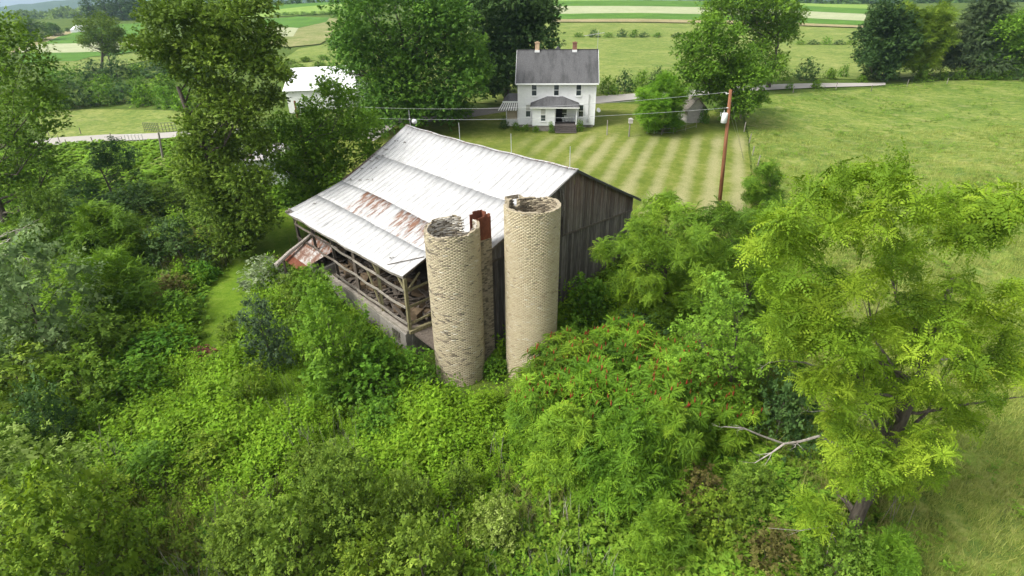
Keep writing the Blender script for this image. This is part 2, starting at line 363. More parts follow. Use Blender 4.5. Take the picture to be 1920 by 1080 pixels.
BR_CH = mat('shaded_dirty_chute_brick', brick_fn([(0, (.04, .035, .03)), (.2, (.13, .105, .075)), (.5, (.24, .20, .135)), (1, (.36, .31, .225))]), .85)  # shade on the chute put into the colour, with brown, dirty brick tones
MORT = mat('mortar', lambda n, b, o: n.links.new(ramp(n, noise(n, coords(n, 'World'), .9, 4), [(.3, (.27, .23, .16)), (.7, (.35, .30, .215))]), b.inputs['Base Color']), .95)
SILO_DK = mat('silo_dark_lining', lambda n, b, o: n.links.new(ramp(n, noise(n, coords(n, 'World'), 3, 4), [(.3, (.03, .026, .022)), (.7, (.09, .075, .06))]), b.inputs['Base Color']), .95)  # near-black mottled tone for the silo floor
def flat(name, c, rough=.8, spec=.25, var=.12):
    def fn(n, b, o):
        f = noise(n, coords(n, 'World'), 3.0, 5, .7); d = tuple(x * (1 - var) for x in c); e = tuple(min(1, x * (1 + var)) for x in c)
        n.links.new(ramp(n, f, [(.3, d), (.7, e)]), b.inputs['Base Color'])
    return mat(name, fn, rough, spec)
WHITE = flat('white_paint', (.74, .75, .75), .6, .3, .06)
WHITE2 = flat('old_white_paint', (.66, .67, .64), .7, .3, .15)
def shing_fn(n, b, out):
    v = coords(n, 'Object'); f = noise(n, v, 9, 5, .8); g = noise(n, coords(n, 'Object', (1, .25, .25)), .8, 5, .7)
    c = ramp(n, f, [(.3, (.060, .060, .062)), (.7, (.135, .135, .138))]); c = mix(n, ramp(n, g, [(.45, 0.0), (.62, .75)]), c, (.040, .040, .040)); n.links.new(c, b.inputs['Base Color']); bump(n, b, f, .5, .03)
SHING = mat('dark_shingles', shing_fn, .9)
GLASS = mat('window_glass', lambda n, b, o: n.links.new(ramp(n, noise(n, coords(n, 'World'), .9, 3), [(.35, (.015, .02, .022)), (.7, (.07, .09, .095))]), b.inputs['Base Color']), .12, .6)
CURT = flat('curtain', (.42, .42, .38), .9)
DARK = flat('dark_opening', (.012, .011, .010), .95)
REDBR = flat('red_chimney_brick', (.24, .12, .085), .9, .2, .35)
TANBR = flat('tan_chimney_brick', (.50, .36, .24), .9, .2, .35)
STEELG = flat('grey_galvanised', (.42, .43, .43), .5, .5)
DARKM = flat('dark_metal', (.05, .05, .05), .6, .4)
WIRE = flat('wire_grey', (.30, .31, .31), .5, .4)
POLE = mat('creosoted_pole', wood_fn((.075, .030, .014), (.155, .065, .030), (.26, .13, .075)), .85)
POST = mat('fence_post_wood', wood_fn((.12, .10, .085), (.22, .20, .17), (.33, .30, .27)), .9)
PORCH = flat('porch_boards', (.125, .108, .098), .9, .2, .25)
REDP = flat('red_brick_rubble', (.19, .080, .052), .95, .2, .4)
HAY = flat('old_hay', (.13, .095, .06), 1, .1, .35)
SHEDW = flat('shed_grey_boards', (.40, .38, .35), .9, .2, .2)
HILL = grassy('far_forest', ((.018, .040, .012), (.030, .062, .016), (.050, .090, .022)), scale=.08, bumpd=6, fine=1.2)

# ------------------------------------------------------------------ ground
def build_ground():
    w = 10 * (6500 / 10) ** (np.linspace(0, 1, 240)); s = np.linspace(-2.4, 2.4, 150)
    w = np.concatenate([[1.0, 4.0], w]); Wg, Sg = np.meshgrid(w, s, indexing='ij'); Y = Wg - 40; X = Sg * np.maximum(Wg, 45)
    Z = H(X, Y); V = np.stack([X, Y, Z], -1).reshape(-1, 3); nr, nc = Wg.shape
    i = np.arange(nr - 1)[:, None] * nc + np.arange(nc - 1)[None]; Fc = np.stack([i, i + 1, i + nc + 1, i + nc], -1).reshape(-1, 4)
    o = link('ground', np_mesh('ground', V, Fc, G_ground, smooth=True)); tag(o, 'rough green ground under the farm and its fields', kind='structure')
build_ground()

def sheet(name, poly, m, lift=.03, cell=1.5, label=None, kind='structure'):
    poly = np.asarray(poly); pts = []
    for i in range(len(poly)):
        a, b = poly[i], poly[(i + 1) % len(poly)]; k = max(1, int(np.hypot(*(b - a)) / cell))
        for j in range(k): pts.append(a + (b - a) * j / k)
    nb = len(pts); mn, mx = poly.min(0), poly.max(0)
    gx, gy = np.meshgrid(np.arange(mn[0], mx[0], cell), np.arange(mn[1], mx[1], cell)); gx = gx.ravel() + .01; gy = gy.ravel() + .013
    k = inside(poly, gx, gy); pts = [Vector(p) for p in pts] + [Vector((a, b)) for a, b in zip(gx[k], gy[k])]
    edges = [(i, (i + 1) % nb) for i in range(nb)]
    v, e, f, *_ = delaunay_2d_cdt(pts, edges, [], 1, 1e-4)
    xy = np.array([(p.x, p.y) for p in v]); z = H(xy[:, 0], xy[:, 1]) + lift
    me = bpy.data.meshes.new(name); me.from_pydata(np.column_stack([xy, z]).tolist(), [], [tuple(t) for t in f]); me.materials.append(m)
    me.polygons.foreach_set('use_smooth', np.ones(len(me.polygons), bool)); o = link(name, me); tag(o, label, kind=kind); return o
def wob(pts, amp=2.0, n=5):
    """adds wobble to an outline in photo units so mown and planted edges are not ruler straight"""
    out = []
    for i in range(len(pts)):
        a, b = np.array(pts[i], float), np.array(pts[(i + 1) % len(pts)], float)
        for j in range(n):
            t = j / n; p = a + (b - a) * t
            if j: p = p + rng.normal(0, amp * .12, 2) * [1, .25]
            out.append(tuple(p))
    return out
PATH = world_poly(wob([(372,690),(366,610),(388,545),(424,495),(402,462),(383,435),(390,415),(470,395),(545,392),(600,430),(560,470),(510,505),(486,545),(476,600),(462,660),(425,700)], 8))
sheet('mown_path', PATH, G_path, .09, .8, 'bright mown grass path curving past the barn')
sheet('mown_path', world_poly(wob([(520,690),(500,665),(530,640),(585,625),(600,650),(560,685)], 6)), G_path, .09, .8, 'small clearing of mown grass beside the dark cedar')
LAWN = world_poly(wob([(560,310),(640,262),(700,240),(760,212),(930,202),(1118,192),(1196,196),(1290,215),(1386,200),(1402,260),(1408,330),(1412,420),(1180,430),(1000,470),(800,380)], 3))
sheet('yard_lawn', LAWN, G_lawn, .06, 1.2, 'house lawn mown in straw coloured stripes')
PAST = world_poly(wob([(1390,196),(1450,178),(1640,166),(1760,152),(1990,148),(2400,200),(2400,900),(2100,1300),(1720,1300),(1700,1000),(1600,900),(1480,640),(1420,420),(1412,330),(1405,260)], 3))
sheet('pasture', PAST, G_pasture, .07, 1.6, 'green pasture slope right of the lawn')
# fields beyond the road
sheet('hill_pasture', world_poly([(1120,182),(1240,172),(1300,150),(1640,150),(1960,110),(1960,44),(1640,47),(1320,40),(1045,42),(900,60),(700,70),(560,92),(530,112),(560,128),(700,190),(940,196)]), G_meadow, .10, 4, 'pale green hill pasture behind the farmhouse')
sheet('left_meadow', world_poly(wob([(85,262),(70,215),(110,206),(200,205),(335,208),(400,215),(470,240),(470,252),(335,246),(200,258)], 2)), G_meadow, .05, 2, 'light green meadow beyond the road on the left')
sheet('roadside_verge', world_poly(wob([(60,290),(100,272),(330,262),(420,262),(400,300),(340,330),(300,360),(200,350),(110,340)], 2)), G_meadow, .05, 2, 'pale rough verge below the road on the left')
def crop(pts, m, lab, lift=.3, name='crop_strip'): sheet(name, world_poly(pts), m, lift, 6, lab)
crop([(40,100),(40,120),(90,116),(142,116),(170,108),(262,96),(262,88),(185,98),(110,100)], G_corn, 'dark green crop strip lowest on the far left hill')
crop([(30,96),(32,100),(110,100),(185,98),(262,88),(262,75),(200,79),(80,83)], G_oats, 'pale ripe strip across the far left hill')
crop([(78,83),(200,79),(262,75),(275,44),(220,46),(140,61),(110,70)], G_corn, 'dark green crop strip topmost on the far left hill', .32)
crop([(20,104),(30,96),(78,83),(110,70),(140,61),(135,57),(100,64),(50,84),(15,98)], G_tan, 'tan field margin along the far left hill', .28)
crop([(60,124),(90,116),(142,116),(170,108),(300,95),(300,108),(180,132),(140,138),(80,140)], G_meadow, 'pale grass slope under the far left strips', .2)
crop([(390,17),(470,8),(640,0),(640,8),(545,16),(470,24),(400,28)], G_corn, 'long green crop strip at the top of the hill above the maples', .4)
crop([(400,28),(470,24),(545,16),(640,8),(700,6),(700,20),(620,26),(500,33),(440,36)], G_lime, 'light green hay strip under the top crop strip', .4)
crop([(486,38),(560,32),(618,34),(612,42),(560,54),(490,50)], G_corn, 'short dark green crop block left of the giant maple', .4)
crop([(470,56),(490,50),(560,54),(550,70),(480,72)], G_oats, 'pale stubble block left of the giant maple', .4)
crop([(550,70),(560,54),(612,42),(618,34),(650,40),(640,60),(600,84),(540,90),(480,80),(480,72)], G_rough, 'rough tan hillside left of the giant maple', .35)
crop([(1030,4),(1200,2),(1420,6),(1630,18),(1625,10),(1420,-4),(1200,-8),(1030,-6)], G_lime, 'light green strip highest on the right hill', .5)
crop([(1030,13),(1200,13),(1420,17),(1625,28),(1630,18),(1420,6),(1200,2),(1030,4)], G_corn, 'upper dark green crop strip on the right hill', .5)
crop([(1030,28),(1200,26),(1420,30),(1620,41),(1625,28),(1420,17),(1200,13),(1030,13)], G_oats, 'pale ripe strip between two green strips on the right hill', .5)
crop([(1030,38),(1200,37),(1420,41),(1620,50),(1620,41),(1420,30),(1200,26),(1030,28)], G_corn, 'lower dark green crop strip on the right hill', .5)
crop([(1030,43),(1200,43),(1420,46),(1620,54),(1620,50),(1420,41),(1200,37),(1030,38)], G_tan, 'brown weedy margin under the right hill strips', .5)
sheet('road', world_poly([(40,272),(90,260),(200,253),(340,247),(420,244),(520,238),(520,246),(420,254),(340,257),(200,266),(90,274),(40,286)]), G_road, .09, 1.5, 'pale gravel road crossing behind the trees on the left')
sheet('road', world_poly([(1085,186),(1150,179),(1200,176),(1300,170),(1420,161),(1500,158),(1580,157),(1660,156),(1660,161),(1580,164),(1500,167),(1420,171),(1300,180),(1200,187),(1150,192),(1085,199)]), G_road, .14, 1.5, 'pale gravel road passing behind the house on the right')
sheet('driveway', world_poly([(690,238),(700,222),(760,222),(850,215),(900,205),(945,200),(990,192),(1000,202),(948,210),(905,217),(850,226),(760,232),(730,240),(700,262),(670,262)]), G_drive, .07, 1.5, 'worn grey driveway under the giant maple')
sheet('gravel_patch', world_poly(wob([(672,262),(690,238),(735,228),(742,236),(725,250),(700,266)], 2)), G_road, .10, 1.2, 'gravel patch beside the barn peak')
sheet('dirt_track', world_poly(wob([(1790,800),(1835,860),(1890,925),(1990,1000),(1990,950),(1900,880),(1850,825),(1800,770)], 8)), G_tan, .05, .8, 'bare dry track worn in the pasture at the lower right')
exec_later = []

# far hills
def hills():
    def ridge(name, lab, m, Y0, Y1, pts, amp, x0, x1):
        xs = np.linspace(x0, x1, 260); t = np.linspace(0, 1, 26); Xg, Tg = np.meshgrid(xs, t); Yg = Y0 + (Y1 - Y0) * Tg
        crest = np.interp(xs, [p[0] for p in pts], [p[1] for p in pts])[None]
        Z = -8 + (crest + 8) * np.sin(np.clip(Tg * 1.0, 0, 1) * pi / 2 * 1.25) + (vnoise(Xg, Yg, amp * 2.5, 3) - .5) * amp * 1.6 * np.minimum(Tg * 4, 1) + (vnoise(Xg, Yg, amp * .9, 5) - .5) * amp * np.minimum(Tg * 4, 1)
        V = np.stack([Xg, Yg, Z], -1).reshape(-1, 3); nr, nc = Xg.shape
        i = np.arange(nr - 1)[:, None] * nc + np.arange(nc - 1)[None]; Fc = np.stack([i, i + 1, i + nc + 1, i + nc], -1).reshape(-1, 4)
        tag(link(name, np_mesh(name, V, Fc, m)), lab, kind='structure')
    ridge('hills', 'long wooded ridge fading blue on the horizon', HILL, 2400, 3600, [(-7000, -20), (-3600, -14), (-2950, -2), (-2760, 30), (-2600, 60), (-2400, 84), (-1800, 130), (0, 140), (1500, 110), (2200, 80), (2600, 60), (3200, 60), (7000, 50)], 7, -7000, 7000)
    ridge('hills', 'nearer wooded hillside behind the left fields', HILL, 620, 1100, [(-1500, -16), (-900, -13), (-840, -6), (-790, 6), (-745, 15), (-690, 20), (-600, 25), (-300, 30), (0, 32), (400, 30), (900, 26), (1500, 20)], 5, -1500, 1500)
hills()

# ------------------------------------------------------------------ foliage
def nrm(a): return a / (np.linalg.norm(a, axis=-1, keepdims=True) + 1e-9)
def kite(Lf, Wf, droop=.15):
    return np.array([(Wf * .55, Lf * .22, .02 * Lf), (0, Lf, -droop * Lf), (-Wf * .55, Lf * .22, .02 * Lf)])
def blade(Lf, Wf): return np.array([(Wf / 2, 0, 0), (0, Lf, 0), (-Wf / 2, 0, 0)])
def frames(n, t):
    """rotation matrices whose Y axis is t and Z axis close to n"""
    t = nrm(t); x = nrm(np.cross(t, n)); z = np.cross(x, t); return np.stack([x, t, z], -1)
def merge(lst):
    V = []; Fc = []; A = []; b = 0
    for v, f, a in lst: V.append(v); Fc.append(f + b); A.append(a); b += len(v)
    return np.concatenate(V), np.concatenate(Fc), np.concatenate(A)
Q4 = np.array([[0, 1, 2]])
def rotx(v, a): c, s = cos(a), sin(a); return v @ np.array([[1, 0, 0], [0, c, s], [0, -s, c]])
def rotz(v, a): c, s = cos(a), sin(a); return v @ np.array([[c, s, 0], [-s, c, 0], [0, 0, 1]])
def sprig_broad(n=7, lf=.5, wf=.36, seed=0):
    r = np.random.default_rng(seed); out = []
    for i in range(n):
        k = rotx(kite(lf * r.uniform(.75, 1.2), wf * r.uniform(.8, 1.15)), r.uniform(-.5, .25)); k = rotz(k, r.uniform(-1.3, 1.3) if i else 0)
        out.append((k + [r.uniform(-.16, .16), r.uniform(-.1, .55), r.uniform(-.15, .15)], Q4, np.full(3, r.uniform(-.18, .18))))
    return merge(out)
def frond(pairs=6, L_=1.0, lf=.30, wf=.11, droop=.35):
    out = []
    for i in range(pairs):
        t = (i + 1) / (pairs + .4); c = np.array([0, t * L_, -droop * t * t * L_ + .12 * sin(pi * t)]); l = lf * (1 - .35 * abs(t - .45))
        for s in (-1, 1):
            k = rotz(rotx(kite(l, wf, .25), -.15), -s * 1.15); out.append((k + c, Q4, np.zeros(3)))
    out.append((rotx(kite(lf, wf), -.5) + [0, L_, -droop * L_], Q4, np.zeros(3))); return merge(out)
def rosette(nf=7, pairs=6, lf=.30, wf=.12, droop=.35, seed=0, up=.5):
    r = np.random.default_rng(seed); out = []
    for i in range(nf):
        v, f, a = frond(pairs, r.uniform(.75, 1.05), lf, wf, droop * r.uniform(.7, 1.3))
        v = rotz(rotx(v, up * r.uniform(.3, 1.1)), 2 * pi * (i + r.uniform(-.25, .25)) / nf); out.append((v, f, a + r.uniform(-.16, .16)))
    return merge(out)
def sprig_needle(n=12, seed=0):
    r = np.random.default_rng(seed); out = []
    for i in range(n):
        t = i / n; k = rotz(kite(.42 * (1 - .4 * t), .10, .35), r.uniform(-1.2, 1.2)); out.append((k + [0, t, -.25 * t * t], Q4, np.full(3, r.uniform(-.15, .15))))
    return merge(out)
def sprig_up(n=10, seed=0):
    """upright shoot (its length along Z)"""
    r = np.random.default_rng(seed); out = []
    for i in range(n):
        t = (i + .5) / n; k = rotz(rotx(kite(.30 * (1.1 - .5 * t), .11), r.uniform(.1, .8)), i * 2.4); out.append((k + [0, 0, t], Q4, np.full(3, r.uniform(-.15, .15))))
    return merge(out)
SPR = {'broad': [sprig_broad(seed=i) for i in range(3)], 'small': [sprig_broad(9, .34, .22, seed=10 + i) for i in range(3)],
       'frond': [rosette(6, 6, .32, .13, .35, 20 + i, .35) for i in range(3)], 'rosette': [rosette(7, 6, .32, .125, .42, 30 + i, .5) for i in range(3)],
       'star': [rosette(8, 6, .30, .14, .24, 35 + i, .30) for i in range(3)], 'needle': [sprig_needle(seed=40 + i) for i in range(3)], 'up': [sprig_up(seed=50 + i) for i in range(3)],
       'cheap': [sprig_broad(4, .8, .6, seed=60 + i) for i in range(3)]}
def scatter(kind, P, Nn, T, Sc, var):
    """instances of a sprig: positions, up normals, out directions, sizes, tone"""
    R = frames(Nn, T); k = rng.integers(0, 3, len(P)); Vs = []; Fs = []; As = []; b = 0
    for j, (tv, tf, ta) in enumerate(SPR[kind]):
        m = k == j
        if not m.any(): continue
        v = np.einsum('nij,vj->nvi', R[m] * Sc[m][:, None, None], tv) + P[m][:, None]; cnt = m.sum()
        f = tf[None] + (np.arange(cnt) * len(tv))[:, None, None] + b; b += cnt * len(tv)
        Vs.append(v.reshape(-1, 3)); Fs.append(f.reshape(-1, 3)); As.append(np.clip(var[m][:, None] + ta[None], 0, 1).ravel())
    return np.concatenate(Vs), np.concatenate(Fs), np.concatenate(As)

SPEC = {  # sprig kind, size (m), leaf material, sprigs per m2 of lobe surface, upward bias
    'walnut': ('rosette', .42, 'walnut', 3.0, .5), 'heaven': ('rosette', .48, 'heaven', 2.8, .55), 'sumac': ('star', .46, 'sumac', 4.6, .9),
    'maple': ('broad', .56, 'maple', 8.5, .45), 'maple2': ('broad', .46, 'maple2', 9.5, .45), 'dark': ('broad', .60, 'dark', 8.0, .4), 'elm': ('broad', .42, 'elm', 11, .4),
    'locust': ('frond', .60, 'yellow', 3.0, .4), 'leftwal': ('broad', .44, 'bright', 9, .45), 'ash': ('small', .42, 'bright', 10, .5), 'paleash': ('small', .45, 'olive', 9, .5),
    'olive': ('small', .36, 'olive', 13, .4), 'silver': ('small', .32, 'silver', 13, .4), 'cedar': ('small', .32, 'cedar', 16, .3), 'spruce': ('needle', .85, 'spruce', 4.5, .1),
    'bright': ('frond', .42, 'bright', 6.0, .5), 'broadb': ('broad', .36, 'bright', 13, .5), 'yellow': ('small', .34, 'yellow', 14, .5), 'pale': ('small', .34, 'pale', 15, .6),
    'brown': ('small', .32, 'brown', 11, .4), 'vine': ('broad', .30, 'vine', 16, .6), 'midb': ('small', .36, 'maple2', 13, .5), 'darkb': ('small', .38, 'dark', 12, .4), 'elmb': ('small', .35, 'elm', 14, .45)}

def crown_mesh(name, lobes, sp, dens=1.0, size=1.0, fill=.25, core=.32):
    """lobes: (x, y, z, r, zsquash)"""
    kind, sz, lm, d, up = SPEC[sp]; sz *= size; d = d * dens / size ** 2; Ps, Ds, Vr = [], [], []
    for (x, y, z, r, q) in lobes:
        n = max(6, int(4 * pi * r * r * d * .62)); dd = nrm(rng.normal(size=(n * 2, 3))); dd = dd[(dd[:, 2] > -.45) | (rng.random(n * 2) < .35)][:n]
        lump = 1 + .22 * np.sin(dd[:, 0] * 5 + x) * np.sin(dd[:, 1] * 5 + y * 2) + .15 * np.sin(dd[:, 2] * 7 + z)
        rad = r * lump * np.where(rng.random(len(dd)) < fill, rng.uniform(.35, .85, len(dd)), rng.uniform(.82, 1.1, len(dd)))
        Ps.append(np.array([x, y, z]) + dd * rad[:, None] * [1, 1, q]); Ds.append(dd); Vr.append(np.full(len(dd), rng.normal(.5, .14)))
    P = np.concatenate(Ps); D = np.concatenate(Ds); vr = np.concatenate(Vr) + rng.normal(0, .13, len(P))
    T = nrm(D * .9 + np.array([0, 0, .15 if sp != 'spruce' else -.15]) + rng.normal(0, .35, P.shape)); T[:, 2] = np.where(SPR is None, T[:, 2], T[:, 2] * .7)
    Nn = nrm(D * .35 + np.array([0, 0, up + .35]) + rng.normal(0, .28, P.shape))
    if kind == 'star': Nn = nrm(D * .35 + np.array([0, 0, 1.0]) + rng.normal(0, .18, P.shape)); T = rng.normal(size=P.shape)
    if kind == 'rosette': # whorls sit on twig ends, opening upward and outward
        Nn = nrm(D * .75 + np.array([0, 0, .75]) + rng.normal(0, .2, P.shape)); T = rng.normal(size=P.shape)
    V, Fc, A = scatter(kind, P, Nn, T, sz * rng.uniform(.7, 1.25, len(P)), np.clip(vr, .05, .95))
    if core and kind not in ('rosette', 'star'):      # leafy sprays deep inside, so that the crown is not hollow
        Pi, ri = [], []
        for (x, y, z, r, q) in lobes:
            n = max(3, int(core * 4 * pi * r * r * .8 / sz ** 2)); dd = nrm(rng.normal(size=(n, 3))) * rng.uniform(.15, .72, (n, 1)) * r; Pi.append(np.array([x, y, z]) + dd * [1, 1, q]); ri.append(rng.uniform(.8, 1.2, n))
        Pi = np.concatenate(Pi); ri = np.concatenate(ri); a = scatter('cheap', Pi, rng.normal(size=Pi.shape) + [0, 0, 1], rng.normal(size=Pi.shape), sz * .8 * ri, np.clip(rng.normal(.4, .15, len(Pi)), 0, 1))
        V, Fc, A = np.concatenate([V, a[0]]), np.concatenate([Fc, a[1] + len(V)]), np.concatenate([A, a[2]])
    return np_mesh(name, V, Fc, L[lm], A), P

def limbs(mb, base, lobes, h, r0_, spread=.5, trunk_to=.7, kmax=26, lean=(0, 0)):
    top = np.array([base[0] + lean[0], base[1] + lean[1], base[2] + h * trunk_to]); b = np.array(base, float)
    def tp(t): return b + (top - b) * t + np.array([sin(t * 5 + b[0]) * .02 * h * t, cos(t * 4 + b[1]) * .02 * h * t, 0])
    mb.tube([tp(t) for t in np.linspace(0, 1, 8)], [r0_ * (1.25 if t == 0 else 1 - .72 * t) for t in np.linspace(0, 1, 8)], 8)
    ls = sorted(lobes, key=lambda l: -l[3])[:kmax]
    for l in ls:
        c = np.array(l[:3]); t = np.clip(((c[2] - b[2]) / h - .25 * np.hypot(*(c[:2] - b[:2])) / h * 1.4) / trunk_to * .8, .12, .97); s = tp(t)
        m = (s + c) / 2 + rng.normal(0, .05 * np.linalg.norm(c - s) + .02, 3) + [0, 0, -.06 * np.linalg.norm(c - s)]
        rr = r0_ * (1 - .72 * t) * .42; rr = min(rr, .011 * h)
        e = c + nrm(c - s) * l[3] * .35
        mb.tube([s, s + (m - s) * .55 + [0, 0, .04 * h * .2], m, c, e], [rr, rr * .8, rr * .62, rr * .35, rr * .12], 5, cap=False)
        for _ in range(2):
            dd = nrm(rng.normal(size=3) + [0, 0, .3]); mb.tube([m, (m + c) / 2 + dd * l[3] * .3, c + dd * l[3] * .8], [rr * .35, rr * .25, rr * .08], 4, cap=False)

def tree(name, label, base, lobes, h, sp, cat='tree', dens=1.0, size=1.0, tr=None, bark=None, group=None, trunk_to=.7, lean=(0, 0), fill=.2, kmax=26, core=.32):
    b = np.array(base, float); o = empty(name, tuple(b)); tag(o, label, cat, group)
    L2 = [(l[0] - b[0], l[1] - b[1], l[2] - b[2], l[3], l[4]) for l in lobes]
    me, P = crown_mesh('crown', L2, sp, dens, size, fill, core); link('crown', me, o)
    mb = MB(); limbs(mb, (0, 0, -.3), L2, h, tr or .024 * h, trunk_to=trunk_to, lean=lean, kmax=kmax); mb.build('trunk', bark or BARK, o, True)
    return o

def px_lobes(base, spec, depthR, per=3, q=.85):
    """lobes traced on the tree's own plane, then spread in depth so that the crown is round"""
    x0, y0, z0 = base; out = []
    for (px, py, rp) in spec:
        v = ray(px, py); 
        for k in range(per):
            Y = y0 + (rng.uniform(-1, 1) * depthR if k else -depthR * .35 + rng.uniform(-.3, .3) * depthR)
            t = Y / v[1]; c = v * t + [0, 0, HC]; zc = t  # distance along the optical axis
            r = rp / F * zc * rng.uniform(.78, 1.05)
            out.append((c[0] + rng.normal(0, r * .25), Y, max(c[2] + rng.normal(0, r * .2), z0 + .4), r, q))
    return out
def auto_lobes(h, R, shape='round', n=26, base_frac=.25, lr=.30, seed=None, q=.8):
    r = np.random.default_rng(seed); out = []
    for i in range(n):
        t = (i + .5) / n; z = base_frac + (1 - base_frac) * t
        if shape == 'round': w = sqrt(max(.05, 1 - (2 * t - .85) ** 2 * .85))
        elif shape == 'cone': w = max(.10, 1.02 - t)
        elif shape == 'umbrella': w = 1.0 if t < .55 else sqrt(max(.05, 1 - ((t - .55) / .5) ** 2))
        elif shape == 'dome': w = sqrt(max(.05, 1 - t * t * .92))
        elif shape == 'vase': w = .45 + .55 * sin(pi * min(1, t * .9 + .1))
        a = i * 2.39996 + r.uniform(-.4, .4); rr = R * w * r.uniform(.35, .82); l = R * lr * r.uniform(.75, 1.2) * (.55 + .45 * w)
        out.append((cos(a) * rr, sin(a) * rr, max(h * z - l * q * .6, l * .4), l, q))
    return out

# ---- trees whose outline the photograph shows well
def T(name, label, bx_, by_, spec, sp, dR=None, **k):
    b = spot(bx_, by_); zt = max(b[2] + 2, max(zat(b[0], b[1], s[1] - s[2] * .7) for s in spec)); h = zt - b[2]
    t = b[1] / ray(bx_, by_)[1]; w = (max(s[0] + s[2] for s in spec) - min(s[0] - s[2] for s in spec)) / F * t * .5
    return tree(name, label, b, px_lobes(b, spec, dR if dR is not None else w * .75, k.pop('per', 3)), h, sp, **k)
BIG_W = T('walnut_tree', 'big yellow-green tree with feathery leaves and bare limbs in the right foreground', 1590, 1010,
  [(1530,380,38),(1590,350,36),(1640,335,36),(1680,365,36),(1480,425,34),(1560,440,44),(1640,430,42),(1745,405,36),(1800,372,30),(1860,390,34),(1905,395,30),(1700,480,40),
   (1490,480,38),(1530,545,46),(1620,540,38),(1790,450,30),(1740,570,46),(1805,540,28),(1860,430,26),(1480,570,38),(1500,640,34),(1590,640,46),(1665,625,42),(1725,665,34),(1800,650,36),(1545,720,36),
   (1610,740,44),(1685,735,46),(1755,735,32),(1860,685,34),(1905,640,32),(1905,705,28),(1600,830,42),(1685,840,38),(1740,825,30),(1600,905,30),(1670,900,28),(1545,975,32),(1510,955,22),(1460,520,26),(1480,440,30),(1530,600,34),(1640,690,34),(1570,790,30),(1640,880,30),(1460,610,22),(1810,700,26),(1830,420,28),(1850,740,28),(1785,785,32),(1900,560,32),(1840,600,30),(1745,885,26),(1420,470,22)],
  'walnut', dR=3.2, per=3, tr=.28, dens=1.45, size=1.0, trunk_to=.8, kmax=22, fill=.12, core=.05)
T('broadleaf_tree', 'loose bright green tree at the left edge above the dead branches', 15, 425,
  [(-10,60,45),(40,80,40),(20,130,45),(80,170,30),(-20,180,50),(50,200,45),(95,235,28),(10,260,50),(60,290,40),(100,320,28),(20,340,45),(-30,330,40),(70,360,35),(-30,100,40),(85,120,22),(110,185,18)], 'leftwal', dR=4.5, dens=.75, tr=.35, per=2)
T('broadleaf_tree', 'very tall ivy-clad tree leaning left, in front of the white shed', 455, 468,
  [(300,35,38),(355,18,44),(425,25,46),(480,10,34),(500,75,34),(275,88,24),(320,95,36),(390,100,46),(465,120,44),(515,130,24),(400,180,42),(455,210,50),(505,185,26),(375,235,32),(430,280,46),(490,270,30),
   (350,275,24),(395,340,42),(455,345,40),(490,330,22),(415,395,46),(475,400,38),(450,440,42),(365,320,30),(410,60,40),(340,140,18),(535,140,14),(245,85,12)], 'elm', dR=3.0, per=5, dens=.80, size=.95, tr=.5, lean=(-1.2, 0), fill=.3, kmax=22)
T('maple_tree', 'mid-sized maple between the tall ivy-clad tree and the barn roof', 600, 405,
  [(615,165,24),(578,205,24),(640,190,34),(535,245,36),(600,250,46),(665,245,36),(695,225,18),(560,315,42),(630,310,46),(690,285,26),(590,370,36),(530,300,28),(650,360,20),(540,360,24),(710,250,12)], 'leftwal', dR=4.2, dens=1.0, size=.95, tr=.28)
T('maple_tree', 'giant dark green maple spreading left of the farmhouse', 775, 236,
  [(690,20,48),(750,-10,50),(800,20,52),(850,40,46),(655,55,34),(885,95,36),(720,90,56),(800,90,60),(865,130,48),(670,120,36),(760,150,56),(830,180,44),(710,170,42),(780,205,36),(890,160,26),(640,80,20),(700,215,26),(850,205,30),(735,225,24),(905,130,16)], 'maple', dR=9, dens=.9, size=1.15, tr=.6)
T('broadleaf_tree', 'very dark shade tree rising behind the left side of the farmhouse', 950, 186,
  [(905,10,44),(960,-5,50),(1010,20,34),(925,60,46),(985,60,44),(1025,75,22),(940,115,44),(990,110,36),(950,155,30),(905,120,26),(920,165,20),(1000,40,40)], 'dark', dR=8, dens=.95, size=1.3, tr=.5)
T('broadleaf_tree', 'small round tree leaning over the grey shed on the lawn', 1243, 248,
  [(1240,162,20),(1215,185,22),(1265,182,22),(1236,205,28),(1266,205,16),(1208,210,16),(1230,232,18),(1258,230,16),(1250,150,12)], 'bright', dR=3, dens=1.1, size=.85, tr=.16)
T('broadleaf_tree', 'large billowing green tree nearest to the utility pole top', 1360, 228,
  [(1330,55,26),(1300,85,28),(1360,85,34),(1395,115,34),(1310,125,36),(1375,145,42),(1340,165,40),(1295,145,18),(1420,150,22),(1374,205,26),(1395,195,28),(1425,185,14),(1380,60,16)], 'maple2', dR=6.5, dens=1.05, size=1.0, tr=.4)
T('broadleaf_tree', 'open dark-limbed tree standing on the roadside behind the billowing one', 1440, 165,
  [(1345,15,26),(1390,-5,38),(1445,10,38),(1485,30,20),(1415,45,30),(1462,60,28),(1425,90,26),(1455,115,20),(1335,40,14),(1440,140,16),(1480,60,14)], 'maple2', dR=6, dens=1.15, size=1.1, tr=.4)
T('broadleaf_tree', 'dark dense tree on the left end of the right-hand roadside clump', 1655, 150,
  [(1650,30,28),(1630,65,24),(1675,50,32),(1640,100,26),(1665,95,28),(1690,80,28),(1655,128,22),(1620,110,14)], 'dark', dR=6, dens=1.1, size=1.2)
T('broadleaf_tree', 'yellow-green tree second from the left in the roadside clump', 1722, 148,
  [(1705,35,28),(1745,45,26),(1765,25,20),(1720,75,28),(1760,75,20),(1735,105,26),(1700,110,20),(1690,25,18)], 'locust', dR=5, dens=1.4, size=1.3)
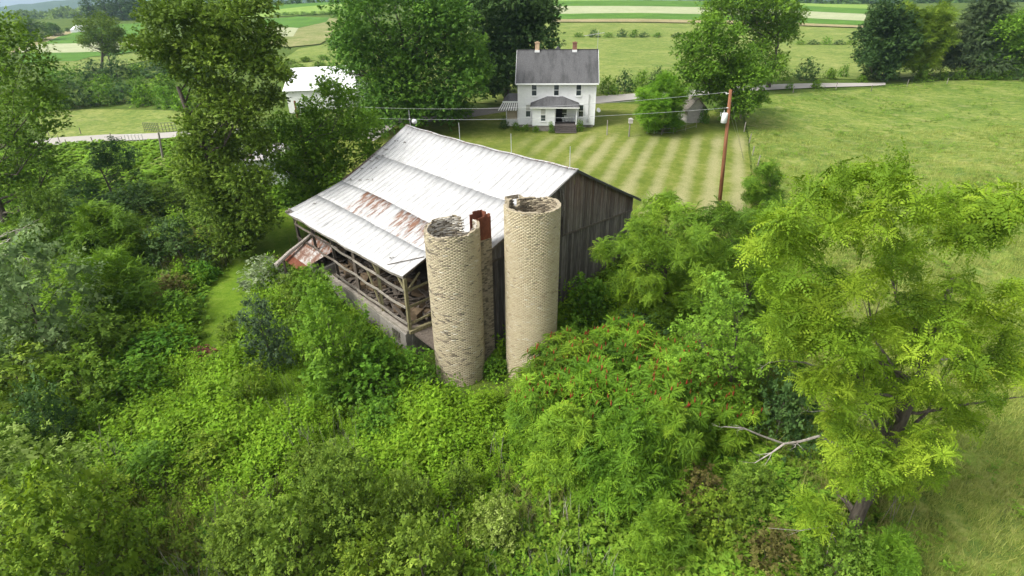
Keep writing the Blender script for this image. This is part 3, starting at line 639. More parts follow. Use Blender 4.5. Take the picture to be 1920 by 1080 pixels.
T('broadleaf_tree', 'deep green tree at the back of the roadside clump beside the spruce', 1868, 142,
  [(1850,60,22),(1875,50,20),(1865,95,26),(1885,90,18),(1845,110,18)], 'maple', dR=5, dens=1.1, size=1.3)
T('broadleaf_tree', 'lighter green tree at the far right end of the roadside clump', 1915, 142,
  [(1895,50,24),(1930,40,34),(1905,85,30),(1945,90,36),(1890,115,20),(1930,125,24)], 'maple2', dR=6, dens=1.1, size=1.3)
T('broadleaf_tree', 'dark leafy tree crowding the right corner of the old barn', 1235, 600,
  [(1240,400,30),(1205,425,28),(1280,415,28),(1170,465,28),(1225,470,38),(1285,480,38),(1160,520,22),(1210,540,34),(1270,550,34),(1180,590,26),(1130,480,14),(1240,600,30),(1250,375,14)], 'heaven', dR=3.2, dens=1.15, tr=.2, per=3)
T('broadleaf_tree', 'bright leafy tree hiding the foot of the utility pole', 1375, 640,
  [(1345,405,30),(1395,420,30),(1320,445,26),(1375,470,36),(1435,415,28),(1435,465,32),(1315,505,30),(1365,535,34),(1300,560,28),(1420,520,30),(1350,590,28),(1455,390,20)], 'heaven', dR=3.0, dens=1.1, tr=.2, per=3)
T('broadleaf_tree', 'slender pale small-leaved tree under the tree by the pole', 1350, 790,
  [(1345,530,20),(1375,570,26),(1335,590,28),(1290,620,20),(1350,640,34),(1395,680,34),(1325,690,32),(1380,740,28),(1400,620,22),(1270,660,18),(1330,740,24)], 'midb', dR=2.0, dens=.9, tr=.12, cat='tree')
T('broadleaf_tree', 'small dark tree poking up behind, at the pasture corner right of the pole', 1432, 410,
  [(1432,320,16),(1452,338,15),(1412,345,16),(1430,365,22),(1405,372,12),(1455,368,12)], 'heaven', dR=1.4, dens=1.3, size=.8, tr=.1)
T('broadleaf_tree', 'flat-topped thin tree beside the white road on the left', 214, 378,
  [(185,285,16),(215,275,18),(245,290,16),(205,305,20),(235,310,16),(180,310,12),(255,325,8),(215,335,12)], 'darkb', dR=2.2, dens=.75, size=.9, tr=.13)
T('broadleaf_tree', 'lone pale thin-crowned tree on the hillside left of the tall ivy-clad tree', 189, 133,
  [(165,50,16),(195,42,18),(178,70,18),(212,66,16),(160,80,12),(225,60,10),(200,90,12)], 'elm', dR=5, dens=1.0, size=1.3, tr=.45, lean=(4.5, 0))
T('broadleaf_tree', 'narrow dark second stem beside the lone pale hillside tree', 210, 128, [(205,80,12),(215,95,12),(225,75,9)], 'elm', dR=3, dens=.8, size=1.5, tr=.3)

# ---- trees and shrubs built once per kind and copied
PROTO = {}
def proto(key, sp, h, R, shape, n=26, bf=.2, lr=.32, dens=1.0, size=1.0, trunk=True, fill=.2, q=.8, seed=1):
    lob = auto_lobes(h, R, shape, n, bf, lr, seed, q); me, P = crown_mesh('foliage', lob, sp, dens, size, fill); mb = MB()
    limbs(mb, (0, 0, -.3), lob, h, .02 * h, trunk_to=.75, kmax=16) if trunk else None
    PROTO[key] = (me, mb.mesh('stems', BARK, True) if trunk else None, h, R, P, sp)
def plant(key, label, base, h, R, name='shrub', cat='shrub', group=None, parts=('foliage', 'stem'), sink=0):
    me, tm, ph, pR, P, sp = PROTO[key]; o = empty(name, (base[0], base[1], base[2] - sink), random.uniform(0, 6.28)); tag(o, label, cat, group)
    s = (R / pR, R / pR * random.uniform(.9, 1.1), h / ph)
    c = link(parts[0], me, o); c.scale = s
    if tm: d = link(parts[1], tm, o); d.scale = s
    return o
for sp, hs in (('olive', (3,)), ('elmb', (2.2, 3.4)), ('midb', (1.8, 3.2)), ('darkb', (2.2,)), ('broadb', (2.6,)), ('bright', (3.2,)), ('yellow', (2.0, 3.2)), ('pale', (2.2, 3.4)), ('silver', (2.2,)), ('vine', (2.6,)), ('brown', (2.0,))):
    for h_ in hs:
        for s_ in ((1, 2) if sp in ('elmb', 'pale', 'midb') else (1,)):
            proto('%s%s%s' % (sp, 'L' if (h_ > 3 and len(hs) > 1) else '', 'b' if s_ == 2 else ''), sp, h_, h_ * .62, 'dome', 24 if h_ > 3 else 18, .12, .36, .85, .9, seed=s_ * 3 + int(h_ * 10))
proto('cedar', 'cedar', 4.2, 1.5, 'vase', 24, .1, .34, 1.0, 1.0, seed=4)
proto('sapling', 'ash', 5.0, 2.0, 'round', 28, .12, .34, .8, .9, seed=5)
proto('sumac', 'sumac', 3.0, 2.1, 'dome', 24, .2, .36, .95, .9, seed=6, q=.6)
proto('sumacb', 'sumac', 3.0, 2.1, 'dome', 24, .2, .36, .95, .9, seed=16, q=.6)
proto('fartree', 'maple', 12, 5, 'round', 26, .15, .32, 1.0, 1.5, seed=7)
proto('farbush', 'midb', 3, 2.4, 'dome', 16, .05, .36, .6, 1.5, seed=8)
proto('fardark', 'darkb', 3, 2.4, 'dome', 16, .05, .36, .6, 1.5, seed=9)
proto('farbushb', 'broadb', 3, 2.4, 'dome', 16, .05, .36, .6, 1.5, seed=10)
proto('fardarktree', 'dark', 14, 4, 'vase', 26, .08, .34, 1.0, 1.6, seed=11)

def shrub(key, px, by, top, wpx, label, name='shrub', cat='shrub', **k):
    b = spot(px, by); t = b[1] / ray(px, by)[1]; h = max(.5, zat(b[0], b[1], top) - b[2]); R = wpx / F * t * .5
    return plant(key, label, b, h, R, name, cat, **k)
# left thicket
for a in [
 ('bright', 222, 500, 383, 165, 'rounded bright green bush upper centre of the left thicket', 'leafy_bush'),
 ('bright', 240, 610, 478, 170, 'bright green bush just below the rounded bright one in the left thicket', 'leafy_bush'),
 ('olive', 112, 690, 440, 250, 'largest grey-green bush in the left thicket', 'leafy_bush'),
 ('darkb', 345, 500, 408, 120, 'dark olive bush touching the mown path under the ivy-clad tree', 'leafy_bush'),
 ('elmbL', 110, 470, 350, 130, 'tall soft green bush right of the dead grey branches', 'leafy_bush'),
 ('midbL', 45, 400, 300, 110, 'mid green bush at the foot of the left edge tree', 'leafy_bush'),
 ('darkb', 185, 420, 345, 130, 'very dark bush beneath the flat-topped thin tree', 'leafy_bush'),
 ('darkb', 270, 410, 340, 110, 'dark bush right below the thin flat-topped tree, beside the verge', 'leafy_bush'),
 ('elmb', 320, 400, 345, 90, 'olive bush under the ivy-clad tree at the verge', 'leafy_bush'),
 ('midb', 150, 360, 318, 90, 'small green bush at the lower edge of the pale verge', 'leafy_bush'),
 ('midbLb', 25, 560, 470, 110, 'mid green bush behind the dead grey branches', 'leafy_bush'),
 ('broadb', 30, 660, 555, 120, 'fresh green bush at the left edge under the dead branches', 'leafy_bush'),
 ('elmbb', 205, 690, 590, 150, 'shaded olive bush under the largest grey-green one', 'leafy_bush'),
 ('brown', 325, 555, 515, 80, 'rusty brown bush left of the mown path', 'leafy_bush'),
 ('vine', 385, 525, 490, 60, 'low vine-covered mound at the bend of the mown path', 'vine_mound'),
 ('midb', 335, 610, 550, 80, 'mid green bush at the left rim of the mown path', 'leafy_bush'),
 ('yellow', 60, 770, 650, 200, 'yellowish olive bush at the left edge, second row from the bottom', 'leafy_bush'),
 ('yellow', 170, 760, 660, 150, 'yellowish olive bush left of the grey ball-shaped bush', 'leafy_bush'),
 ('darkb', 112, 835, 715, 110, 'dark grey ball-shaped bush in the lower left', 'leafy_bush'),
 ('midb', 190, 800, 755, 70, 'small round green bush right of the dark grey ball-shaped one', 'leafy_bush'),
 ('vine', 300, 680, 625, 150, 'bright vine mound below the left thicket', 'vine_mound'),
 ('broadb', 270, 745, 680, 110, 'leafy sapling clump at the left of the weed clearing', 'leafy_bush'),
 ('elmb', 450, 660, 590, 90, 'olive bush left of the dark cedar', 'leafy_bush'),
 ('elmb', 565, 590, 505, 105, 'dark brownish bush against the barn foundation', 'leafy_bush'),
 ('midbb', 612, 648, 535, 100, 'green bush climbing the barn foundation behind the sapling', 'leafy_bush'),
 ('vine', 690, 690, 610, 90, 'dark vine hanging on the barn foundation right of the sapling', 'vine_mound'),
 ('silver', 500, 540, 482, 95, 'silvery bush beside the rusty lean-to roof', 'leafy_bush'),
 ('elmb', 560, 645, 590, 80, 'olive bush right of the dark cedar', 'leafy_bush'),
 ('vine', 700, 740, 640, 150, 'low vine mass at the left foot of the worn silo', 'vine_mound'),
 ('vine', 775, 722, 655, 90, 'vine mass wrapping the left flank of the worn silo', 'vine_mound'),
 ('midb', 640, 760, 660, 140, 'dense green bush below the bright sapling', 'leafy_bush'),
 ('yellow', 480, 770, 690, 90, 'thin yellowish shrub in the middle of the weed clearing', 'leafy_bush'),
 ('midb', 410, 700, 665, 60, 'small pale shrub behind the red brick rubble', 'leafy_bush'),
 ('paleL', 60, 1030, 830, 300, 'large pale-tipped bush in the bottom left corner', 'leafy_bush'),
 ('yellowL', 190, 1130, 880, 260, 'big yellow-green bush right of the bottom left corner bush', 'leafy_bush'),
 ('midbL', 30, 900, 790, 160, 'green bush above the bottom left corner bush', 'leafy_bush'),
 ('elmbL', 660, 1000, 850, 190, 'broad olive bush in the middle of the foreground', 'leafy_bush'),
 ('elmbLb', 770, 1010, 890, 150, 'olive bush right of the broad one in the foreground', 'leafy_bush'),
 ('elmb', 560, 1080, 940, 170, 'olive bush at the bottom edge left of centre', 'leafy_bush'),
 ('paleb', 925, 1010, 940, 110, 'whitish-tipped small bush at the bottom centre', 'leafy_bush'),
 ('elmb', 865, 940, 870, 90, 'small olive bush above the whitish-tipped one', 'leafy_bush'),
 ('elmbLb', 470, 1060, 960, 170, 'dark olive bush at the bottom edge, left foreground', 'leafy_bush'),
 ('midb', 300, 900, 830, 130, 'mid green bush on the left of the foreground weeds', 'leafy_bush'),
 ('yellow', 400, 880, 820, 120, 'yellowish bush on the left of the foreground weeds', 'leafy_bush'),
 ('elmb', 590, 900, 840, 110, 'small olive bush above the broad foreground one', 'leafy_bush'),
 ('vine', 720, 800, 750, 110, 'green mound between the weeds and the silo foot', 'vine_mound'),
 ('elmb', 800, 1120, 985, 170, 'dark bush at the bottom edge just left of centre', 'leafy_bush'),
 ('yellow', 700, 1110, 1000, 150, 'yellowish bush at the bottom edge between two dark ones', 'leafy_bush'),
 # right brush
 ('brown', 1300, 950, 880, 120, 'brownish tangle of vines right of the sumacs', 'leafy_bush'),
 ('yellow', 1340, 1010, 930, 130, 'yellowish tangle at the bottom, below the bare fallen limb', 'leafy_bush'),
 ('elmb', 1400, 940, 870, 110, 'dull green brush under the bare fallen limb', 'leafy_bush'),
 ('brown', 1430, 1060, 990, 130, 'brown brush at the bottom edge left of the big feathery tree', 'leafy_bush'),
 ('bright', 1230, 1040, 950, 130, 'feathery seedling clump at the bottom, right of centre', 'leafy_bush'),
 ('vine', 1100, 620, 520, 110, 'broad-leaved vine at the foot of the barn gable', 'vine_mound'),
 ('darkb', 1190, 660, 590, 150, 'dark brush between the barn gable and the sumacs', 'leafy_bush'),
 ('darkb', 1450, 830, 700, 130, 'dark brush in the shade left of the big feathery tree', 'leafy_bush'),
 ('darkb', 1280, 760, 660, 120, 'dark brush behind the sumacs on the right', 'leafy_bush'),
 ('elmb', 1430, 750, 600, 120, 'dull green brush behind the big feathery tree', 'leafy_bush'),
 ('midb', 1080, 690, 600, 90, 'green bush tucked behind the taller silo', 'leafy_bush'),
 ('vine', 928, 705, 668, 50, 'low green vines filling the gap between the silos', 'vine_mound'),
 ('elmb', 1560, 1090, 985, 120, 'low brush at the foot of the big feathery tree', 'leafy_bush'),
 ('bright', 1640, 1110, 1010, 120, 'bright seedlings right of the foot of the big feathery tree', 'leafy_bush'),
 ]:
    shrub(*a)
shrub('cedar', 515, 700, 555, 88, 'dark blue-green cedar standing alone near the mown path', 'cedar_tree', 'tree')
shrub('sapling', 640, 735, 528, 150, 'bright green sapling in front of the open barn bay', 'sapling_tree', 'tree')
plant('sapling', 'low leafy clump growing through the open barn bay', spot(600, 600), 4.6, 2.0, 'sapling_tree', 'tree')
# sumac thicket
SUM = [('sumac', 1062, 745, 640, 170), ('sumac', 1165, 720, 618, 190), ('sumacb', 1270, 760, 650, 190), ('sumac', 1010, 820, 715, 150), ('sumacb', 1110, 810, 690, 200), ('sumac', 1225, 830, 705, 190),
       ('sumacb', 1330, 815, 720, 150), ('sumac', 1060, 900, 780, 160), ('sumacb', 1165, 925, 790, 200), ('sumac', 1240, 900, 770, 130)]
SL = ['against the foot of the taller silo', 'at the back centre of the thicket', 'at the back right of the thicket', 'at the left tip of the thicket', 'in the very middle of the thicket', 'right of the middle one',
      'at the right tip of the thicket', 'at the front left of the thicket', 'lowest and largest at the front of the thicket', 'at the front right of the thicket']
def fruit_mesh(P, name):
    mb = MB(); c = 0
    for p in P[rng.permutation(len(P))]:
        if c > 130: break
        if p[2] < 1.7: continue
        c += 1; h = rng.uniform(.16, .26); v = rng.random(); q = Vector(p) + Vector((0, 0, .08)); d = Vector((rng.normal(0, .03), rng.normal(0, .03), h))
        mb.tube([q, q + d * .35, q + d], [.014, .032, .008], 5, v)
    return mb.mesh(name, FRUIT)
FM = {k: fruit_mesh(PROTO[k][4], 'fruit_cones') for k in ('sumac', 'sumacb')}
for (k, px, by, top, w), l in zip(SUM, SL):
    b = spot(px, by); t = b[1] / ray(px, by)[1]; h = max(1.4, zat(b[0], b[1], top) - b[2])
    o = plant(k, 'green sumac ' + l, b, h, w / F * t * .5, 'sumac_shrub', 'sumac', group='sumacs in front of the taller silo')
    if 'front' not in l: f_ = link('fruit_cones', FM[k], o); f_.scale = o.children[0].scale; f_['kind'] = 'stuff'
# hillside bushes on the left, beyond the meadow
HB = [(110,205,150,70,'farbush'),(150,200,150,70,'fardark'),(190,196,158,70,'farbush'),(235,192,150,60,'fardark'),(275,196,160,60,'farbushb'),(315,200,155,60,'farbush'),(350,205,165,60,'farbushb'),
      (130,165,118,70,'farbush'),(180,150,112,60,'fardark'),(222,148,106,60,'fardark'),(262,145,118,40,'farbushb'),(300,145,108,60,'fardark'),(335,150,115,50,'farbush'),(200,175,140,60,'farbushb'),(260,172,142,70,'farbush'),(310,175,140,70,'farbushb'),(380,150,110,50,'fardark'),(100,160,112,50,'farbush')]
HBL = ['leftmost big bush above the meadow', 'dark bush second from the left above the meadow', 'pale round bush third from the left above the meadow', 'dark round bush at the middle of the meadow edge', 'bright bush right of the middle of the meadow edge', 'green bush near the ivy-clad tree on the meadow edge',
       'bright bush touching the ivy-clad tree', 'green bush in the upper left hedge bank', 'dark bush under the lone pale hillside tree', 'dark bush right of the lone hillside tree trunk', 'small bright bush in the upper dark hedge bank', 'dark bush at the right of the upper hedge bank', 'green bush at the right end of the upper hedge bank',
       'bright bush between both hedge banks', 'green bush between both hedge banks, centre', 'bright bush between both hedge banks, right', 'dark bush behind the ivy-clad tree on the hillside', 'green bush behind the left edge tree']
for (px, by, top, w, k), l in zip(HB, HBL): shrub(k, px, by, top, w, l, 'hillside_bush', 'bush', group='bushes on the left hillside')
# hedge behind the house and roadside bushes on the right
RB = [(1140,178,140,45,'farbush','hedge bush right beside the farmhouse wall'),(1170,174,132,45,'fardark','dark hedge bush second from the farmhouse'),(1200,170,128,45,'farbush','hedge bush third from the farmhouse'),(1230,168,126,45,'fardark','dark hedge bush nearest the small lawn tree'),
      (1258,165,130,45,'farbush','hedge bush behind the small lawn tree'),(1510,150,110,55,'fardark','dark round bush alone behind the road on the right'),(1465,150,122,35,'farbush','small bush left of the dark round roadside bush'),(1580,145,118,22,'farbush','thin little bush between the round bush and the clump'),(1555,148,128,30,'farbushb','low bright bush right of the dark round roadside bush'),
      (1725,152,112,50,'farbush','big blue-green bush in front of the roadside clump'),(1670,148,130,30,'farbushb','small bright bush under the dark tree of the clump'),(1795,150,124,30,'farbush','bush below the spruce trunk'),(1765,150,132,30,'farbushb','low bright bush left of the spruce'),(1850,150,122,34,'farbush','blue-green bush right of the spruce trunk'),
      (1825,148,130,26,'farbushb','low bright bush between two blue-green ones'),(1885,150,128,34,'farbushb','bright bush near the right end of the roadside'),(1915,152,124,40,'fardark','dark bush at the right end of the roadside'),(1625,148,126,30,'fardark','dark bush at the left foot of the clump'),
      (1615,155,141,24,'farbushb','low weedy bush on the road edge'),(1530,165,150,24,'farbushb','tuft of tall weeds on the near road edge'),(1480,168,154,20,'farbush','second tuft of tall weeds on the near road edge')]
for (px, by, top, w, k, l) in RB: shrub(k, px, by, top, w, l, 'roadside_bush', 'bush', group='bushes along the road')
# hedgerow across the hill pasture
HRL = ['first bush of the hill hedgerow beside the television aerial', 'darker bush under the aerial boom in the hill hedgerow', 'third bush of the hill hedgerow', 'fourth, taller bush of the hill hedgerow', 'fifth bush of the hill hedgerow', 'sixth bush of the hill hedgerow', 'seventh bush of the hill hedgerow', 'hill hedgerow bush closest to the billowing tree', 'hill hedgerow bush just right of the open roadside tree', 'second hedgerow bush right of the open roadside tree', 'third hedgerow bush right of the open roadside tree', 'taller fourth hedgerow bush right of the open roadside tree', 'last hedgerow bush before the roadside clump']
for i, px in enumerate([1085,1112,1140,1166,1188,1206,1232,1270,1500,1524,1548,1572,1596]):
    yb = 70 if px < 1300 else 84
    shrub(('farbush', 'fardark')[i % 2], px, yb, yb - (16 if px in (1112, 1166, 1188, 1548) else 10), 24, HRL[i], 'hedgerow_bush', 'bush', group='bushes in the hill hedgerow')
UHL = ['at the left end', 'second from the left end', 'third from the left end', 'left of the middle', 'right of the middle', 'third from the giant maple', 'second from the giant maple', 'touching the giant maple']
for i, px in enumerate(range(520, 640, 17)): shrub('farbush', px, 30 - (px - 520) * .03, 22 - (px - 520) * .03, 22, 'small bush %s in the hedge line under the top crop strips' % UHL[i], 'hedgerow_bush', 'bush', group='bushes in the upper hedge line')
for i, (px, by) in enumerate([(545,120),(575,116),(608,112),(640,108),(560,128),(600,124)]): shrub('farbushb' if i % 2 else 'farbush', px, by, by - 10, 34, 'low bush behind the white metal roof, ' + ('upper row left', 'upper row middle', 'upper row right of middle', 'upper row at the giant maple', 'lower row left', 'lower row right')[i], 'hedgerow_bush', 'bush', group='bushes behind the white metal roof')
# far trees
for i, (px, by, top, w, k, l) in enumerate([(172,35,-10,26,'fardarktree','narrow dark tree on the crest left of the big dark grove'),(205,38,-18,40,'fardarktree','leftmost tree of the dark grove on the crest'),(232,38,-22,44,'fardarktree','middle tree of the dark grove on the crest'),(258,38,-16,40,'fardarktree','rightmost tree of the dark grove on the crest'),
      (65,76,34,60,'fartree','big grey-green round tree at the far left field end'),(104,68,42,30,'fartree','dark round tree right of the grey-green one on the far left'),(128,60,52,9,'fardarktree','tiny dark tree beside the distant white roof')]):
    shrub(k, px, by, top, w, l, 'distant_tree', 'tree', parts=('crown', 'trunk'))
# spruce
def spruce(label, px, by, top, wpx):
    b = spot(px, by); t = b[1] / ray(px, by)[1]; h = zat(b[0], b[1], top) - b[2]; R = wpx / F * t * .5; lob = []
    for i in range(46):
        tt = (i + .5) / 46; w = R * (1.05 - .9 * tt) * rng.uniform(.6, 1.0); a = i * 2.4; lob.append((b[0] + cos(a) * w * .7, b[1] + sin(a) * w * .7, b[2] + h * (.10 + .88 * tt), R * .34 * (1.1 - .7 * tt) + .3, .38))
    tree('spruce_tree', label, b, lob, h, 'spruce', dens=1.1, size=1.3, trunk_to=.96, tr=.35)
spruce('tall dark conifer with drooping boughs in the roadside clump', 1808, 144, -45, 135)

# far woods as one mass on the near wooded hillside
def woods(name, label, pts, lm, n, sz, hh):
    Vs = []; Fs = []; As = []; b = 0
    for (x, y, z) in pts[:n]:
        k = 46; d = nrm(rng.normal(size=(k, 3))); d[:, 2] = np.abs(d[:, 2]); pos = np.array([x, y, z]) + d * np.array([sz, sz, hh]) * rng.uniform(.8, 1.1, (k, 1)) * rng.uniform(.8, 1.3)
        V, Fc, A = scatter('cheap', pos, nrm(d + [0, 0, .6]), nrm(d + rng.normal(0, .4, d.shape)), np.full(k, sz * .62), np.clip(rng.normal(.5, .2) + rng.normal(0, .1, k), 0, 1))
        Vs.append(V); Fs.append(Fc + b); As.append(A); b += len(V)
    tag(link(name, np_mesh(name, np.concatenate(Vs), np.concatenate(Fs), L[lm], np.concatenate(As))), label, kind='stuff')
wp = []
for i in range(170):
    y = rng.uniform(640, 990); x = rng.uniform(-860, -560); c = np.interp(x, [-900, -840, -790, -745, -690, -600, -300], [-13, -6, 6, 15, 20, 25, 30]); wp.append((x, y, -8 + (c + 8) * sin((y - 620) / 480 * pi / 2 * 1.25) - 1))
woods('distant_woods', 'mass of grey-green woods behind the far left field', wp, 'elm', 170, 8, 9)
wp = [(rng.uniform(-330, -110), rng.uniform(500, 560), rng.uniform(19, 23)) for i in range(50)]
woods('treeline', 'dark treeline along the hill crest above the maples', wp, 'dark', 50, 6, 6)
wp = [(rng.uniform(250, 620), rng.uniform(470, 640), rng.uniform(13, 19)) for i in range(80)]
woods('treeline', 'dark wood beyond the right roadside clump', wp, 'dark', 80, 7, 9)

# ------------------------------------------------------------------ undergrowth (geometry nodes, nobody could count it)
def plant_template(key, kind_list, lm, n, size, seed):
    r = np.random.default_rng(seed); out = []
    for i in range(n):
        tv, tf, ta = SPR[kind_list[i % len(kind_list)]][i % 3]; s = size * r.uniform(.7, 1.2)
        if kind_list[0] == 'up': v = rotx(tv * [s * .9, s * .9, s * 1.5], r.normal(0, .15)); v = rotz(v, r.uniform(0, 6.28)) + [r.normal(0, .13), r.normal(0, .13), 0]
        else: v = rotz(rotx(tv * s, r.uniform(-.1, .5)), r.uniform(0, 6.28)) + [r.normal(0, .16), r.normal(0, .16), r.uniform(.0, .35)]
        out.append((v, tf, np.clip(ta + r.normal(.5, .1), 0, 1)))
    V, Fc, A = merge(out); return bpy.data.objects.new(key, np_mesh(key, V, Fc, L[lm], A))
def grass_template(key, lm, n, hgt, seed, w=.035, spread=.22):
    r = np.random.default_rng(seed); out = []
    for i in range(n):
        h = hgt * r.uniform(.5, 1.15); k = rotx(blade(h, w), pi / 2 * r.uniform(.55, .95)); k = rotz(k, r.uniform(0, 6.28)) + [r.normal(0, spread), r.normal(0, spread), 0]
        out.append((k, Q4, np.full(3, np.clip(r.normal(.5, .2), 0, 1))))
    V, Fc, A = merge(out); return bpy.data.objects.new(key, np_mesh(key, V, Fc, L[lm], A))
def gn_scatter(name, label, tmpl, P, S_, tilt=.12):
    me = bpy.data.meshes.new(name); me.vertices.add(len(P)); me.vertices.foreach_set('co', np.asarray(P, np.float32).ravel())
    a = me.attributes.new('siz', 'FLOAT', 'POINT'); a.data.foreach_set('value', np.asarray(S_, np.float32))
    rot = np.column_stack([rng.normal(0, tilt, len(P)), rng.normal(0, tilt, len(P)), rng.uniform(0, 6.28, len(P))]).astype(np.float32)
    a = me.attributes.new('rot', 'FLOAT_VECTOR', 'POINT'); a.data.foreach_set('vector', rot.ravel())
    o = link(name, me); g = bpy.data.node_groups.new(name, 'GeometryNodeTree')
    g.interface.new_socket('Geometry', in_out='INPUT', socket_type='NodeSocketGeometry'); g.interface.new_socket('Geometry', in_out='OUTPUT', socket_type='NodeSocketGeometry')
    gi = g.nodes.new('NodeGroupInput'); go = g.nodes.new('NodeGroupOutput'); ip = g.nodes.new('GeometryNodeInstanceOnPoints'); oi = g.nodes.new('GeometryNodeObjectInfo')
    oi.inputs['Object'].default_value = tmpl; oi.inputs['As Instance'].default_value = True
    ns = g.nodes.new('GeometryNodeInputNamedAttribute'); ns.data_type = 'FLOAT'; ns.inputs['Name'].default_value = 'siz'
    nr = g.nodes.new('GeometryNodeInputNamedAttribute'); nr.data_type = 'FLOAT_VECTOR'; nr.inputs['Name'].default_value = 'rot'
    g.links.new(gi.outputs[0], ip.inputs['Points']); g.links.new(oi.outputs['Geometry'], ip.inputs['Instance'])
    g.links.new(nr.outputs[0], ip.inputs['Rotation']); g.links.new(ns.outputs[0], ip.inputs['Scale']); g.links.new(ip.outputs[0], go.inputs[0])
    m = o.modifiers.new('scatter', 'NODES'); m.node_group = g; tag(o, label, kind='stuff'); return o
def pts_in(x0, x1, y0, y1, n): return rng.uniform(x0, x1, n), rng.uniform(y0, y1, n)
BAZ = radians(131.18); BO = np.array([4.405, 34.763])
def barn_xy(x, y):
    dx, dy = x - BO[0], y - BO[1]; return dx * cos(BAZ) + dy * sin(BAZ), -dx * sin(BAZ) + dy * cos(BAZ)
def free(x, y):
    u, v = barn_xy(x, y); k = ~((u > -.4) & (u < 24) & (v > -7.5) & (v < 12.2))
    for c in ((1.18, 28.47), (-3.39, 28.53)): k &= np.hypot(x - c[0] * .97, (y - c[1] + 1.2)) > 2.5
    return k & ~inside(PATH, x, y) & ~inside(LAWN, x, y)
x, y = pts_in(-48, 40, 6, 56, 150000); k = free(x, y) & ~inside(PAST, x, y) & (np.abs(x) < y * .75 + 9); x, y = x[k], y[k]
zz = H(x, y); q = np.stack([x, y, zz - HC], -1); zc = q @ fw; PX = 960 + F * (q @ rt) / zc; PY = 540 + F * (q @ dn) / zc
fade = np.clip(1.25 - (y - 14) / 60, .25, 1); k = (rng.random(len(x)) < fade); x, y, zz, PX, PY = x[k], y[k], zz[k], PX[k], PY[k]
n1 = vnoise(x, y, 4.5, 1); n2 = vnoise(x, y, 2.0, 2); n3 = vnoise(x, y, 9, 3); hump = .62 + .6 * n1 + .42 * n2
rod = np.exp(-(((PX - 700) / 330) ** 2 + ((PY - 800) / 150) ** 2)) + np.exp(-(((PX - 560) / 200) ** 2 + ((PY - 700) / 60) ** 2)) * .6
sel = rng.random(len(x)); isrod = sel < np.clip(rod * 1.2 + (n1 - .5) * .5, 0, .95)
r2 = rng.random(len(x)); isdry = ~isrod & (r2 < np.clip((n3 - .6) * 1.2 + (PX > 1230) * .4, 0, .7)); isweed = ~isrod & ~isdry & (rng.random(len(x)) < np.where(n2 > .5, .75, .4)); isv = ~isrod & ~isdry & ~isweed
P3 = np.column_stack([x, y, zz])
if True:
    for nm, lb, tp, m, f, sc in [
        ('goldenrod_patch', 'dense bright green weed stalks filling the clearing before the silos', plant_template('weed_stalk', ['up'], 'rod', 5, .62, 1), isrod, .75, 1.0),
        ('broadleaf_weeds', 'mixed broad-leaved weeds covering the foreground', plant_template('weed_leaf', ['broad', 'small'], 'weed', 5, .42, 2), isweed, .8, 1.0),
        ('ground_vines', 'dark green vines creeping between the bushes', plant_template('vine_leaf', ['broad'], 'vine', 4, .36, 3), isv, .8, 1.0),
        ('tall_grass', 'pale tall grass and dry stems among the weeds', grass_template('grass_tuft', 'drygrass', 26, .95, 4), isdry, .9, 1.0)]:
        kk = m & (rng.random(len(m)) < f); P = P3[kk]; gn_scatter(nm, lb, tp, P, sc * (hump[kk] ** 1.8) * rng.uniform(.6, 1.3, len(P)), .2)
    def stalks(key, n, hgt, m_, seed):
        r = np.random.default_rng(seed); mb = MB()
        for i in range(n):
            a, b = r.normal(0, .25, 2); h = hgt * r.uniform(.6, 1.2); dx, dy = r.normal(0, .22, 2) * h; mb.tube([(a, b, 0), (a + dx * .4, b + dy * .4, h * .6), (a + dx, b + dy, h)], [.012, .009, .003], 3, r.random(), False)
            if r.random() < .6: mb.tube([(a + dx * .4, b + dy * .4, h * .6), (a + dx * .4 + r.normal(0, .15), b + dy * .4 + r.normal(0, .15), h * .95)], [.007, .002], 3, r.random(), False)
        return bpy.data.objects.new(key, mb.mesh(key, m_))
    kk = (rng.random(len(x)) < .012) & (n3 > .45); gn_scatter('dead_stalks', 'dry brown stems standing in the weeds', stalks('dead_stalk', 6, 1.5, POST, 3), P3[kk], rng.uniform(.7, 1.3, kk.sum()))
    def bigleaf(key, seed):
        r = np.random.default_rng(seed); out = []
        for i in range(9):
            l = r.uniform(.16, .32); v = np.array([(0, 0, 0), (l * .34, l * .4, .04), (0, l, -.10 * l), (-l * .34, l * .4, .04)]); v = rotz(rotx(v, r.uniform(.1, .8)), i * .7 + r.uniform(-.2, .2)) + [0, 0, r.uniform(.15, .5)]
            out += [(v[[0, 1, 2]], Q4, np.full(3, r.uniform(.3, .8))), (v[[0, 2, 3]], Q4, np.full(3, r.uniform(.3, .8)))]
        V, Fc, A = merge(out); return bpy.data.objects.new(key, np_mesh(key, V, Fc, L['weed'], A))
    kk = (rng.random(len(x)) < .05) & (n2 > .45); gn_scatter('large_leaf_weeds', 'burdock-like weeds with large leaves between the smaller ones', bigleaf('large_weed', 4), P3[kk] + [0, 0, .35], rng.uniform(.6, 1.3, kk.sum()))
    # a sprinkle of yellow-green flowering weeds
    kk = (rng.random(len(x)) < .06) & (vnoise(x, y, 3, 8) > .62); gn_scatter('yellow_weeds', 'yellowish flowering weeds in loose drifts', plant_template('yellow_weed', ['small'], 'yellow', 5, .42, 5), P3[kk] + [0, 0, .5], rng.uniform(.7, 1.3, kk.sum()))
